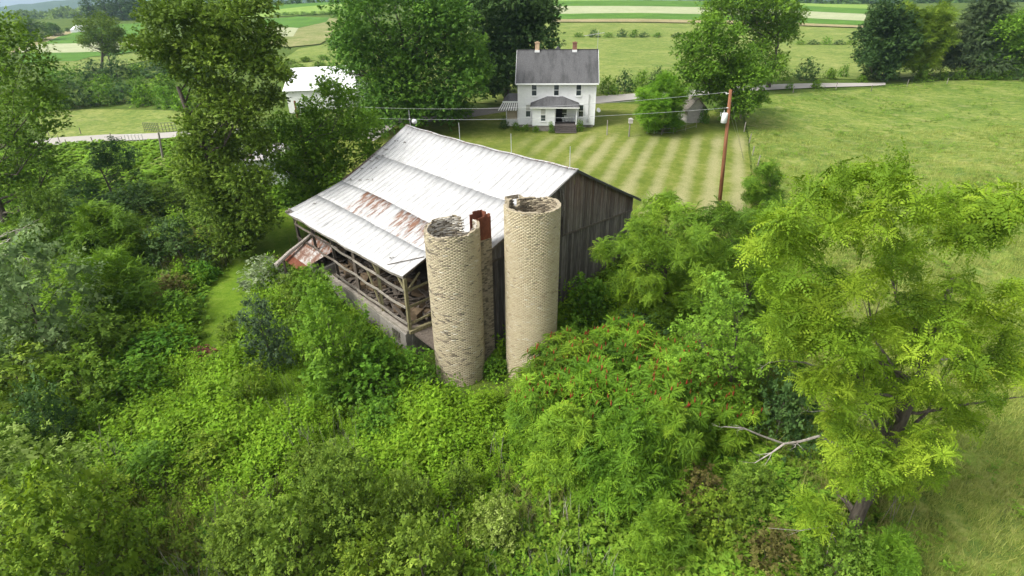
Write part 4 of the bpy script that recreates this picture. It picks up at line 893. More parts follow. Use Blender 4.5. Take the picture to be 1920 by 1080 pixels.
# pasture tufts, right
gt = grass_template('pasture_tuft', 'grass', 22, .34, 6, .03, .3)
x, y = pts_in(8, 75, 8, 75, 90000); k = inside(PAST, x, y) & (x < y * .95 + 8) & (vnoise(x, y, 1.6, 4) > .2) & (rng.random(len(x)) < np.clip(1.15 - y / 60, .12, 1)); x, y = x[k], y[k]
gn_scatter('pasture_tufts', 'short tufted grass over the pasture slope', gt, np.column_stack([x, y, H(x, y)]), rng.uniform(.5, 1.4, len(x)))
gc = plant_template('clover_clump', ['small'], 'weed', 4, .26, 7)
x, y = pts_in(10, 110, 10, 112, 16000); k = inside(PAST, x, y) & (vnoise(x, y, 2.5, 9) > .58); x, y = x[k], y[k]
gn_scatter('pasture_weeds', 'darker weed clumps dotted over the pasture', gc, np.column_stack([x, y, H(x, y)]), rng.uniform(.6, 1.7, len(x)))
# rough ground behind the left thicket
x, y = pts_in(-75, -8, 44, 84, 9000); k = free(x, y); x, y = x[k], y[k]
gn_scatter('verge_weeds', 'rank green weeds on the bank below the road', plant_template('bank_weed', ['broad', 'small'], 'rod', 5, .8, 8), np.column_stack([x, y, H(x, y)]), rng.uniform(.6, 1.5, len(x)) * (.4 + vnoise(x, y, 5, 3)))

# ------------------------------------------------------------------ the old barn
barn = empty('barn', (BO[0], BO[1], 0), BAZ)
tag(barn, 'big weathered barn with a white metal roof, one side open to bare posts', 'barn')
Lb = 21.3
def rz_(X): return 11.55 - .14 * sin(pi * X / Lb) - .03 * sin(X * 1.7)
def pk(X): t = X / Lb; return (7.71 - .64 * t, 8.01 - .25 * t - .10 * sin(pi * t * 2.2))
def pe(X): t = (X - 3.85) / 17.45; return (11.66 + .69 * t + .04 * sin(X * 1.3), 6.12 - .12 * sin(pi * t) + .03 * sin(X * 2.1))
def roofpt(part, X, t):
    if part == 'main': yk, zk = pk(X); y = yk * t; z = rz_(X) + (zk - rz_(X)) * t - .13 * sin(pi * t); return y, z
    if part == 'ext': yk, zk = pk(X); ye, ze = pe(X); return yk + (ye - yk) * t, zk + (ze - zk) * t - .05 * sin(pi * t)
    return -7.57 * t, rz_(X) + (7.86 - rz_(X)) * t - .08 * sin(pi * t)
def roof_sheet(part, x0, x1, t0, t1, rust, lift):
    nx, ny = 3, 5; V = []; A = []
    for lay in (0, -.008):
        for j in range(ny):
            for i in range(nx):
                X = x0 + (x1 - x0) * i / (nx - 1); t = t0 + (t1 - t0) * j / (ny - 1); y, z = roofpt(part, X, t)
                e = lift * (j / (ny - 1)) ** 2 * (1 + .5 * sin(i * 2.0 + x0 * 3)); V.append((X, y, z + lay + .02 + e + (.004 if i == 1 else 0))); A.append(rust * (.7 + .3 * sin(i + j)))
    n = nx * ny; Fc = []
    for j in range(ny - 1):
        for i in range(nx - 1):
            a = j * nx + i; Fc.append((a, a + 1, a + nx + 1, a + nx)); Fc.append((n + a, n + a + nx, n + a + nx + 1, n + a + 1))
    for i in range(nx - 1): a = (ny - 1) * nx + i; Fc.append((a, a + 1, n + a + 1, n + a)); Fc.append((i + 1, i, n + i, n + i + 1))
    for j in range(ny - 1): a = j * nx; Fc.append((a, a + nx, n + a + nx, n + a)); a += nx - 1; Fc.append((a + nx, a, n + a, n + a + nx))
    link('roof_sheet', np_mesh('roof_sheet', V, Fc, ROOF, A), barn)
ncol = 29; ed = np.linspace(-.05, Lb, ncol + 1)
for i in range(ncol):
    for (t0, t1) in ((0, .4995), (.5, .9995)):
        roof_sheet('main', ed[i] + .002, ed[i+1] - .002, t0, t1, rng.uniform(0, .16), .001)
    roof_sheet('far', ed[i] + .002, ed[i+1] - .002, 0, 1.0, .2, 0)
ed = np.linspace(3.85, Lb, 25)
for i in range(24):
    xm = (ed[i] + ed[i+1]) / 2; ru = .95 if (5.0 < xm < 10.6 or 12.0 < xm < 16.5) else .18
    roof_sheet('ext', ed[i] + .002, ed[i+1] - .002, .0, .4495, ru * rng.uniform(.75, 1.05), .002); roof_sheet('ext', ed[i] + .002, ed[i+1] - .002, .45, 1.0, rng.uniform(.05, .3), .002)
mb = MB()
for i in range(26):
    X0, X1 = -.05 + Lb * i / 26, -.05 + Lb * (i + 1) / 26; mb.bar((X0, .02, rz_(X0) + .035), (X1, .02, rz_(X1) + .035), .2, .03)
mb.build('ridge_cap', ROOF, barn)
for X in (.7, 6.6, 13.0, 20.6):
    m = MB(); z = rz_(X); m.tube([(X, 0, z), (X + .03, 0, z + 1.45)], .022, 5); m.tube([(X, 0, z + .05), (X, .12, z + .02)], .05, 5)
    if X > 20: m.tube([(X + .02, 0, z + .55), (X + .02, 0, z + .65), (X + .02, 0, z + .75)], [.03, .08, .03], 7)
    m.build('lightning_rod', STEELG, barn)
# verge boards and fascia
m = MB(); m.bar((-.02, -.02, rz_(0) - .10), (-.02, -7.5, 7.76), .05, .16); m.build('verge_board', DARKM, barn)
m = MB(); m.bar((.0, .02, rz_(0) - .09), (.0, 7.6, 7.9), .04, .14); m.build('verge_board', WOODG, barn)
m = MB()
for i in range(12):
    X0, X1 = 3.9 + 17.35 * i / 12, 3.9 + 17.35 * (i + 1) / 12; a, b = pe(X0), pe(X1); m.bar((X0, a[0] - .1, a[1] - .12), (X1, b[0] - .1, b[1] - .12), .05, .17)
m.build('fascia_board', WOODG, barn)
m = MB(); y_, z_ = pk(Lb); ye, ze = pe(Lb); m.bar((Lb, 0, rz_(Lb) - .09), (Lb, y_, z_ - .12), .05, .14); m.bar((Lb, y_, z_ - .1), (Lb, ye, ze - .1), .05, .14); m.build('verge_board', WOODG, barn)
for i in range(18):
    X = 4.1 + 17 * i / 17; a, b = pk(X), pe(X); m = MB(); m.bar((X, a[0], a[1] - .22), (X, b[0] - .15, b[1] - .18), .09, .14); m.build('rafter', WOODD, barn)
# gable siding, plank by plank
def plank(y0, y1, zb, zt0, zt1, x, m, tone=(0, 0), tk=.03, par=barn, name='siding_board'):
    V = [(x, y0, zb), (x, y1, zb), (x, y1, zt1), (x, y0, zt0)]; V += [(x + tk, *v[1:]) for v in V]
    b = MB(); b.add(V, [(3, 2, 1, 0), (4, 5, 6, 7), (0, 1, 5, 4), (1, 2, 6, 5), (2, 3, 7, 6), (3, 0, 4, 7)]); b.a = [tone[0], tone[0], tone[1], tone[1]] * 2
    return b.build(name, m, par)
def under(y): return (11.42 - 3.54 / 7.71 * y) if y >= 0 else (11.42 + 3.69 / 7.57 * y)
y = -6.98
while y < 7.25:
    w = rng.uniform(.19, .29); y1 = min(y + w, 7.3); g = .012
    wx, wy = BO[0] + .4 * cos(BAZ) - y * sin(BAZ), BO[1] + .4 * sin(BAZ) + y * cos(BAZ); gz = float(H(wx, wy)) - .4; jz = 7.15 + rng.uniform(-.04, .04)
    plank(y + g, y1 - g, gz, jz, jz, .40 + rng.uniform(-.012, .012), WOOD)
    br = max(0, .85 - .02 * abs(y)) if y < .6 else .15
    if not (2.3 < y < 2.75): plank(y + g, y1 - g, jz - .12, under(y + g), under(y1 - g), .335 + rng.uniform(-.012, .012), WOOD, (0, br * rng.uniform(.5, 1)))
    y = y1
m = MB(); m.bar((.33, -6.98, 7.03), (.33, 7.3, 7.03), .05, .14); m.build('girt', WOODD, barn)
for k, (yy, dz, tl) in enumerate([(1.15, 0, .10), (1.42, -.05, .16), (1.0, -1.9, .02)]):
    m = MB(); m.bar((.28, yy, 10.4 + dz), (.26, yy - tl * 2, 8.9 + dz), .24, .025); m.build('loose_board', WOODG, barn)
# other walls
def wallboards(name, p, q, zb, zt, n, m, skip=0.0):
    b = MB(); p, q = Vector(p), Vector(q)
    for i in range(n):
        if rng.random() < skip: continue
        a, c = p + (q - p) * ((i + .04) / n), p + (q - p) * ((i + .96) / n); mid = (a + c) / 2; t = i / n
        z1 = zt(t) if callable(zt) else zt; R = (q - p).to_track_quat('X', 'Z').to_matrix()
        b.box((mid.x, mid.y, (zb + z1) / 2), ((c - a).length, .03 + rng.uniform(0, .01), z1 - zb), R)
    o = b.build(name, m, barn); o['kind'] = 'stuff'; return o
wallboards('far_side_boards', (.45, -7.0, 0), (21.2, -7.0, 0), 1.5, 7.7, 85, WOOD)
wallboards('end_gable_boards', (21.1, -6.95, 0), (21.1, 7.0, 0), 0, lambda t: min(7.9 + .46 * (14 * min(t, 1 - t)), 11.3), 60, WOOD)
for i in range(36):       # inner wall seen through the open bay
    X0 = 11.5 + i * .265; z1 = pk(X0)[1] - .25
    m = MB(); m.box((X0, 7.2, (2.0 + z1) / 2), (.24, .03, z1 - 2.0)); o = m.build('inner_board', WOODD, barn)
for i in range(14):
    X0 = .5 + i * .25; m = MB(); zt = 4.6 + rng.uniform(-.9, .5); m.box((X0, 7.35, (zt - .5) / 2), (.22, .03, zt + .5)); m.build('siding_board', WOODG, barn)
# framing of the open bay
PX_ = [3.95, 7.4, 10.8, 14.2, 17.7, 21.15]
for i, X in enumerate(PX_):
    z1 = pe(X)[1] - .2; m = MB(); m.bar((X, 11.45 + .04 * i, 1.95), (X + rng.uniform(-.06, .06), 11.45 + .07 * i, z1), .2, .2); m.build('post', WOODY if i < 2 else WOODD, barn)
for X in (3.95, 7.4, 14.2, 21.15):
    m = MB(); m.bar((X, 7.45, 1.95), (X, 7.45, pk(X)[1] - .3), .2, .2); m.build('post', WOODD, barn)
for j, (z, sg) in enumerate([(5.05, .06), (3.85, .10), (2.62, .06)]):
    for i in range(5):
        if j == 2 and i in (3,): continue
        X0, X1 = PX_[i], PX_[i+1]; m = MB(); y0 = 11.56 + .06 * i; mid = ((X0 + X1) / 2, y0 + .05, z - sg)
        m.bar((X0, y0, z), mid, .07, .16); m.bar(mid, (X1, y0 + .06, z + rng.uniform(-.05, .05)), .07, .16); m.build('rail', WOODG if i < 3 else WOODD, barn)
    m = MB(); m.bar((3.86, 11.5, z), (3.86, 7.5, z + .25), .08, .15); m.build('rail', WOODY, barn)
for a, b in [((3.95, 11.4, 4.9), (3.95, 10.3, 6.0)), ((3.95, 11.45, 5.0), (4.9, 11.45, 5.95)), ((7.4, 11.5, 2.1), (9.2, 11.5, 5.0)), ((3.95, 7.6, 5.2), (3.95, 8.7, 6.6)), ((7.4, 11.5, 5.0), (8.3, 11.5, 5.9)), ((21.1, 11.8, 4.9), (20.2, 11.8, 5.9))]:
    m = MB(); m.bar(a, b, .10, .10); m.build('brace', WOODY, barn)
m = MB(); m.bar((3.85, 11.6, 2.05), (21.2, 11.9, 2.05), .30, .22); m.build('sill_beam', WOODG, barn)
m = MB(); m.bar((3.8, 11.6, 2.05), (3.8, 7.3, 2.05), .28, .22); m.build('sill_beam', WOODY, barn)
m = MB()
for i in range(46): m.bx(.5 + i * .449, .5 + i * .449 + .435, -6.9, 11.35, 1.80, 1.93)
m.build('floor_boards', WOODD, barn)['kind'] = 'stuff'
m = MB(); m.bx(3.9, 4.6, 11.45, 11.85, -.6, 1.94); m.bx(5.7, 21.2, 11.45, 11.85, -.6, 1.94); m.bx(4.6, 5.7, 11.45, 11.85, -.6, .75); m.bx(4.6, 5.7, 11.45, 11.85, 1.72, 1.94)
m.bx(3.75, 4.15, 7.4, 11.45, -.6, 1.94); m.bx(.5, 21.0, -6.9, -6.5, 0, 1.8); m.bx(20.8, 21.2, -6.5, 11.45, -.6, 1.8); m.build('foundation', CONC, barn)
m = MB()
for i in range(5): m.bx(4.72 + i * .22, 4.78 + i * .22, 11.75, 11.79, .75, 1.72)
m.build('window_bars', WOODG, barn)
m = MB(); m.bx(4.6, 5.7, 11.40, 11.44, .75, 1.72); m.build('window_back', DARK, barn)
# wreckage inside the bay
mb = MB()
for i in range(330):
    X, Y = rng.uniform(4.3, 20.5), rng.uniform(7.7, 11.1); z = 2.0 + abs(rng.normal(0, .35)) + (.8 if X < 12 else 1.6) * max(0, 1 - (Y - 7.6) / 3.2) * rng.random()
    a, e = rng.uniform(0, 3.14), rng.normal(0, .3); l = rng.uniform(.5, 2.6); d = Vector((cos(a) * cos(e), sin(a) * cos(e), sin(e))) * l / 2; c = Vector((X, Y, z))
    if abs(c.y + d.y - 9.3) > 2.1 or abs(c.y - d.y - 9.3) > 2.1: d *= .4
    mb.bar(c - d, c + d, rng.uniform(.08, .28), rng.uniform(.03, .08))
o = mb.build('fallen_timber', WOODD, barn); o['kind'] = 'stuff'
mb = MB()
for i in range(60): X, Y = rng.uniform(4.4, 20), rng.uniform(7.7, 10.8); mb.box((X, Y, 2.1 + rng.random() * .5), tuple(rng.uniform(.4, 1.1, 3) * [1, 1, .5]), Matrix.Rotation(rng.uniform(0, 3), 3, 'Z') @ Matrix.Rotation(rng.normal(0, .35), 3, 'X'))
o = mb.build('old_hay', HAY, barn); o['kind'] = 'stuff'
# rubbish lying on the roof
mb = MB()
for (X, t, pt) in [(20.6, .93, 'ext'), (19.9, .62, 'ext'), (20.3, .25, 'main'), (18.7, .22, 'main'), (19.8, .5, 'main'), (20.2, .55, 'main'), (20.6, .62, 'main'), (19.0, .68, 'main'), (20.5, .75, 'main'), (18.6, .9, 'main'), (20.0, .95, 'main'), (17.5, .85, 'main'), (20.4, .4, 'main'), (19.6, .1, 'main'), (6.2, .8, 'ext')]:
    y, z = roofpt(pt, X, t)
    for _ in range(3): a = rng.uniform(0, 3.1); l = rng.uniform(.12, .35); p = Vector((X + rng.normal(0, .12), y + rng.normal(0, .15), z + .06)); mb.tube([p, p + Vector((cos(a) * l * .6, sin(a) * l * .6, .05)), p + Vector((cos(a + .5) * l * 1.1, sin(a + .5) * l * 1.1, .0))], [.02, .03, .008], 4)
mb.build('roof_litter', WOODG, barn)['kind'] = 'stuff'
m = MB(); y0, z0 = roofpt('ext', 4.2, .55); y1, z1 = roofpt('ext', 5.7, .93); m.bar((4.0, y0, z0 + .07), (5.9, y1, z1 + .07), .05, .04); m.build('loose_batten', WOODD, barn)
m = MB(); ye, ze = pe(20.9)
for i in range(14): p = Vector((20.8 + rng.normal(0, .10), ye - .15 + rng.normal(0, .1), ze + rng.uniform(-.1, .35))); m.box(tuple(p), tuple(rng.uniform(.05, .22, 3)), Matrix.Rotation(rng.uniform(0, 3), 3, 'Z') @ Matrix.Rotation(rng.uniform(0, 3), 3, 'X'))
m.build('torn_flashing', WOODG, barn)['kind'] = 'stuff'
# low lean-to at the far end
def atz(px, py, z): v = ray(px, py); t = (z - HC) / v[2]; return Vector((v[0] * t, v[1] * t, z))
lean = empty('lean_to', tuple(atz(575, 475, 0))); tag(lean, 'low lean-to with rusty and white roof sheets at the far barn end', 'lean-to')
lo = Vector(lean.location)
c00, c10, c11, c01 = atz(531, 486, 2.9), atz(562, 508, 2.8), atz(634, 465, 3.9), atz(592, 440, 4.1)
for i in range(5):
    a0, a1 = i / 5 + .004, (i + 1) / 5 - .004; P0 = [c00.lerp(c01, a0), c10.lerp(c11, a0), c10.lerp(c11, a1), c00.lerp(c01, a1)]
    m = MB(); V = [tuple(p - lo) for p in P0] + [tuple(p - lo - Vector((0, 0, .03))) for p in P0]; m.add(V, [(0, 1, 2, 3), (7, 6, 5, 4), (0, 4, 5, 1), (1, 5, 6, 2), (2, 6, 7, 3), (3, 7, 4, 0)], .8)
    m.build('roof_sheet', RUST if i == 0 else RUST2 if i < 3 else ROOF, lean)
for c in (c00, c10, c01): m = MB(); m.bar(c - lo - Vector((0, 0, .05)), c - lo - Vector((0, 0, 3.1)), .16, .16); m.build('post', WOODD, lean)
m = MB(); a, b = c10 - lo, c11 - lo; m.bar((a.x, a.y, .9), (b.x, b.y, 1.5), .3, 2.6); m.build('wall', CONC, lean)
m = MB(); a, b = atz(517, 498, 2.9), atz(590, 434, 4.3); m.tube([a, a.lerp(b, .35) + Vector((0, 0, .08)), a.lerp(b, .7), b], [.20, .18, .15, .12], 8); lg = m.build('fallen_log', DEADW); tag(lg, 'bare grey log lying along the edge of the rusty lean-to', 'log')

# ------------------------------------------------------------------ silos
def silo(label, cx, cy, ztop, R, jag, mat_o, mat_i, nb, seed, dark, chute_dir, chute_kind, band=None):
    r = np.random.default_rng(seed); zg = float(H(cx, cy)) - .35; o = empty('brick_silo', (cx, cy, zg)); tag(o, label, 'silo'); Ht = ztop - zg
    ch = .088; nc = int(Ht / ch); th = .19
    # core with a ragged rim
    nA = 120; mb = MB(); an = np.linspace(0, 2 * pi, nA, endpoint=False); hh = np.array([Ht - jag(a) - .05 for a in an])
    for (rr, flip) in ((R - .007, 0), (R - th, 1)):
        for k in range(nA): mb.v.append((cos(an[k]) * rr, sin(an[k]) * rr, 0)); mb.a.append(.5)
        for k in range(nA): mb.v.append((cos(an[k]) * rr, sin(an[k]) * rr, hh[k])); mb.a.append(.5)
    for k in range(nA):
        k1 = (k + 1) % nA; mb.f.append((k, k1, nA + k1, nA + k)); mb.f.append((2*nA + k1, 2*nA + k, 3*nA + k, 3*nA + k1)); mb.f.append((nA + k, nA + k1, 3*nA + k1, 3*nA + k))
    mb.build('mortar_core', MORT, o)
    def brick(rr, w, h, d, side):
        """curved outward (side 1) or inward (side -1) brick around +X"""
        da = w / rr / 2; v = []
        for (q, z) in ((0, 0), (0, h), (1, 0), (1, h)):
            for a in (-da, 0, da): r_ = rr + (0 if q == 0 else -side * d); v.append((cos(a) * r_, sin(a) * r_, z))
        f = [(0, 1, 4, 3), (1, 2, 5, 4), (3, 4, 10, 9), (4, 5, 11, 10), (1, 0, 6, 7), (2, 1, 7, 8), (0, 3, 9, 6), (5, 2, 8, 11)]
        if side < 0: f = [t[::-1] for t in f]
        return np.array(v), np.array(f)
    tv, tf = brick(R, 2 * pi * R / nb - .014, ch - .012, .03, 1); vv = []; ff = []; aa = []; b = 0; parts = []
    camdir = atan2(-cy, -cx)
    protos = []
    for i in range(14):
        protos.append(np_mesh('brick', tv, tf, mat_o, np.full(12, (i + .5) / 14)))
    for c in range(nc):
        z = c * ch; off = (c % 2) * pi / nb + r.normal(0, .004)
        for k in range(nb):
            a = 2 * pi * k / nb + off + r.normal(0, .004)
            if z > Ht - jag(a) - ch * .6 or (z > Ht - jag(a) - 3 * ch and r.random() < .12): continue
            p = dark(z / Ht, a); var = r.uniform(0, .16) if r.random() < p else float(np.clip(r.normal(.6, .17), .2, 1.0)); dr = r.normal(0, .0018)
            if r.random() < p * .25: dr -= .009
            fz = abs((a - camdir + pi) % (2 * pi) - pi)
            if len(parts) < 300 and z > Ht - 1.15 and fz < 1.45 and (c % 1 == 0): parts.append((a, z, dr, var)); continue
            ca, sa = cos(a), sin(a); v = tv * [1, 1, 1] + [dr, 0, z]; v = np.column_stack([v[:, 0] * ca - v[:, 1] * sa, v[:, 0] * sa + v[:, 1] * ca, v[:, 2]])
            vv.append(v); ff.append(tf + b); aa.append(np.full(12, var)); b += 12
    st = link('brick_courses', np_mesh('brick_courses', np.concatenate(vv), np.concatenate(ff), mat_o, np.concatenate(aa)), o); st['kind'] = 'stuff'
    for a, z, dr, var in parts:
        q = link('brick', protos[min(13, int(var * 14))], o); q.location = (cos(a) * dr, sin(a) * dr, z); q.rotation_euler = (0, 0, a)
    # inside face, seen down the open top
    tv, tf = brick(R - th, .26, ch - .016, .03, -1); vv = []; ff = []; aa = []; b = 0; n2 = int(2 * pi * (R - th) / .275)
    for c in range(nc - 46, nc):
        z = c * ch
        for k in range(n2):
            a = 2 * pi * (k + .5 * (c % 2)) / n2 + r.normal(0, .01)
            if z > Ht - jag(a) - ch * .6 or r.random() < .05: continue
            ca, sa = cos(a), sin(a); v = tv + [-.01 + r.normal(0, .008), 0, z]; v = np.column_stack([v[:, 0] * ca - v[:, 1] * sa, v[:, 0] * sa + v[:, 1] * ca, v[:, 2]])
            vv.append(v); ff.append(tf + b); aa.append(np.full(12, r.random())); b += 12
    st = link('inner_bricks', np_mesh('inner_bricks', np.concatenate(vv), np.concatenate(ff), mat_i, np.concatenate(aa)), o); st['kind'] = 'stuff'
    m = MB(); m.tube([(0, 0, .05), (0, 0, .1)], R - th - .01, 24); m.build('silo_floor', SILO_DK, o)
    # chute
    ce = radians(chute_dir); R3 = Matrix.Rotation(ce, 3, 'Z'); d0_, d1_ = R - .12, R + .82; hw = .46
    def P(x, y, z): q = R3 @ Vector((x, y, 0)); return (q.x, q.y, z)
    top = Ht + (.15 if chute_kind else -.25)
    def slab(name, x0, x1, y0, y1, z0, z1, mt, bricks=True, var=.6):
        m = MB(); c = P((x0 + x1) / 2, (y0 + y1) / 2, (z0 + z1) / 2); m.box(c, (abs(x1 - x0), abs(y1 - y0), z1 - z0), R3, var); return m.build(name, mt, o)
    z = 0; lvl = 0; 
    while z < top - .9:
        zz = min(z + 2.25, top); za = z + .55; 
        zr = top - 1.5 if chute_kind else top
        for (y0, y1) in ((-hw, -hw + .14), (hw - .14, hw)): slab('chute_wall', d0_, d1_, y0, y1, z, min(zz, zr) if z < zr else zr, MORT) if z < zr else None
        if z < zr:
            slab('chute_spandrel', d1_ - .12, d1_ - .003, -hw + .141, hw - .141, z, min(za + .6, zr), MORT)
        z = zz; lvl += 1
    if chute_kind:
        m = MB()
        for (x0, x1, y0, y1) in ((d0_ + .05, d1_, -hw, -hw + .05), (d0_ + .05, d1_, hw - .05, hw), (d1_ - .05, d1_, -hw + .051, hw - .051)):
            for j in range(4):
                xa, xb = (x0 + (x1 - x0) * j / 4, x0 + (x1 - x0) * (j + 1) / 4) if x1 - x0 > .2 else (x0, x1); ya, yb = (y0 + (y1 - y0) * j / 4, y0 + (y1 - y0) * (j + 1) / 4) if y1 - y0 > .2 else (y0, y1)
                zt_ = top + r.uniform(-.16, .05); m.box(P((xa + xb) / 2, (ya + yb) / 2, (top - 1.5 + zt_) / 2), (xb - xa, yb - ya, zt_ - top + 1.5), R3)
        m.build('rusty_chute_head', RUST, o)
    # brick skin on the chute
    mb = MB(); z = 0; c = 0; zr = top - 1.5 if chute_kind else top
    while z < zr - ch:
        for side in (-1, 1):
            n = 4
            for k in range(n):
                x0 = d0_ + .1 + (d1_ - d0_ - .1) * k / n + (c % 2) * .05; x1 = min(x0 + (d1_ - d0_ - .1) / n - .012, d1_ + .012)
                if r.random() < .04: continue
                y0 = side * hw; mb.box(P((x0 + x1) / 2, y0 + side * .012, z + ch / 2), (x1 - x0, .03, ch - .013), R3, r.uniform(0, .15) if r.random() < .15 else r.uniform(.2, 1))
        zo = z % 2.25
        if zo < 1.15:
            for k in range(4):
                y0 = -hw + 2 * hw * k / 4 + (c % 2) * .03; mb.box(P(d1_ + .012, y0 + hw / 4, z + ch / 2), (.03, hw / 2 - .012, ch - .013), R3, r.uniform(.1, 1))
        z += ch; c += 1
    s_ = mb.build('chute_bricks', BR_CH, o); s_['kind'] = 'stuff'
    return o
def jag_t(a):
    a = (a + 10 * pi) % (2 * pi); j = .04 * max(0, sin(a * 9)) + .05 * (vnoise(a * 4, 1.0, 1, 3) > .6)
    d = abs((a - radians(150) + pi) % (2 * pi) - pi); return float(j + (.42 * (vnoise(a * 5, 2.0, 1, 4) > .45) if d < .55 else 0) + (.12 if 1.0 < a < 2.4 else 0))
def jag_l(a):
    a = (a + 10 * pi) % (2 * pi); d = abs((a - radians(55) + pi) % (2 * pi) - pi); j = .05 * (vnoise(a * 6, 1.0, 1, 7) > .5) + .06 * (vnoise(a * 3, 2.0, 1, 9) > .6)
    s = .10 * cos(a - radians(30)); return float(.12 + j - s + (.95 if d < .30 else 0))
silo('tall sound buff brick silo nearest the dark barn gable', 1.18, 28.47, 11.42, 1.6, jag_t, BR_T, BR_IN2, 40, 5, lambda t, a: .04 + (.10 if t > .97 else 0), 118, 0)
silo('shorter worn buff brick silo with many dark patches and a ragged rim', -3.39, 28.53, 10.22, 1.6, jag_l, BR_L, BR_IN, 34, 6,
     lambda t, a: (.17 if t > .86 else .07 if t > .66 else .32 if .61 < t < .64 else .04 if t > .52 else .15) * (1.0 + .5 * sin(a * 2)), 38, 1)

# ------------------------------------------------------------------ farmhouse
hb = spot(1043, 240); HR = radians(-4); house = empty('farmhouse', tuple(hb), HR)
tag(house, 'white two-storey clapboard farmhouse with dark roof and two chimneys', 'house')
def hl(px, py, yl):
    """local x and height of a photo point lying in the plane y = yl of the house"""
    n = np.array([-sin(HR), cos(HR), 0]); v = ray(px, py); c = np.array([0, 0, HC]); p0 = hb + n * yl
    t = ((p0 - c) @ n) / (v @ n); p = c + v * t - hb; return float(p[0] * cos(HR) + p[1] * sin(HR)), float(p[2])
D = 7.6; xl, _ = hl(972, 200, 0); xr, _ = hl(1115, 200, 0); _, ze_ = hl(1043, 156, -.35); _, zrg = hl(1043, 93, D / 2)
m = MB(); m.bx(xl, xr, .02, D, .45, ze_ - .05)
V = [(xl, .02, ze_ - .05), (xl, D, ze_ - .05), (xl, D / 2, zrg - .25), (xr, .02, ze_ - .05), (xr, D, ze_ - .05), (xr, D / 2, zrg - .25)]
m.add(V, [(0, 2, 1), (3, 4, 5), (0, 1, 4, 3), (0, 3, 5, 2), (1, 2, 5, 4)]); m.build('wall', WHITE, house)
m = MB(); m.bx(xl + .05, xr - .05, .07, D - .05, -.8, .45); m.build('foundation', CONC, house)
m = MB(); z = .45
while z < ze_ - .12:
    m.bar((xl, -.008, z + .06), (xr, -.008, z + .06), .028, .118); m.bar((xl - .012, 0, z + .06), (xl - .012, D, z + .06), .028, .118); m.bar((xr + .012, 0, z + .06), (xr + .012, D, z + .06), .028, .118); z += .13
m.build('clapboards', WHITE, house)['kind'] = 'stuff'
for X in (xl, xr): m = MB(); m.bx(X - .09, X + .09, -.05, .05, .4, ze_); m.build('corner_board', WHITE, house)
ov = .35; rl, rr_ = xl - .35, xr + .35; sl = (zrg - ze_) / (D / 2 + ov)
for s in (-1, 1):
    y0, y1 = (-ov, D / 2) if s < 0 else (D + ov, D / 2); m = MB(); n = 9
    V = []
    for lay in (0, -.14):
        for (X, t) in ((rl, 0), (rr_, 0), (rr_, 1), (rl, 1)): V.append((X, y0 + (y1 - y0) * t, ze_ + (zrg - ze_) * t + lay))
    m.add(V, [(0, 1, 2, 3), (7, 6, 5, 4), (0, 4, 5, 1), (1, 5, 6, 2), (2, 6, 7, 3), (3, 7, 4, 0)]); ro = m.build('roof', SHING, house)
m = MB(); m.bx(rl + .01, rr_ - .01, -ov - .12, -ov - .003, ze_ - .2, ze_ - .02); m.build('gutter', WHITE, house)
m = MB(); m.bar((rl - .02, D / 2, zrg + .03), (rr_ + .02, D / 2, zrg + .03), .2, .05); m.build('ridge_cap', SHING, house)
for X in (rl - .02, rr_ + .02): m = MB(); m.bar((X, -ov, ze_ - .09), (X, D / 2, zrg - .09), .04, .2); m.bar((X, D + ov, ze_ - .09), (X, D / 2, zrg - .09), .04, .2); m.build('rake_board', WHITE, house)
for px, mt, w in ((1007.5, TANBR, .58), (1078, REDBR, .56)):
    X, zt = hl(px, 79, D / 2); m = MB(); m.bx(X - w / 2, X + w / 2, D / 2 - w / 2, D / 2 + w / 2, zrg - .5, zt - .12); c = m.build('chimney', mt, house)
    m = MB(); m.bx(X - w / 2 - .05, X + w / 2 + .05, D / 2 - w / 2 - .05, D / 2 + w / 2 + .05, zt - .12, zt); m.bx(X - w / 4, X + w / 4, D / 2 - w / 4, D / 2 + w / 4, zt, zt + .08); m.build('chimney_cap', mt, c)
    m = MB(); m.bx(X - w / 2 - .04, X + w / 2 + .04, D / 2 - w / 2 - .05, D / 2 + w / 2 + .04, zrg - .35, zrg - .02); m.build('flashing', WHITE, c)
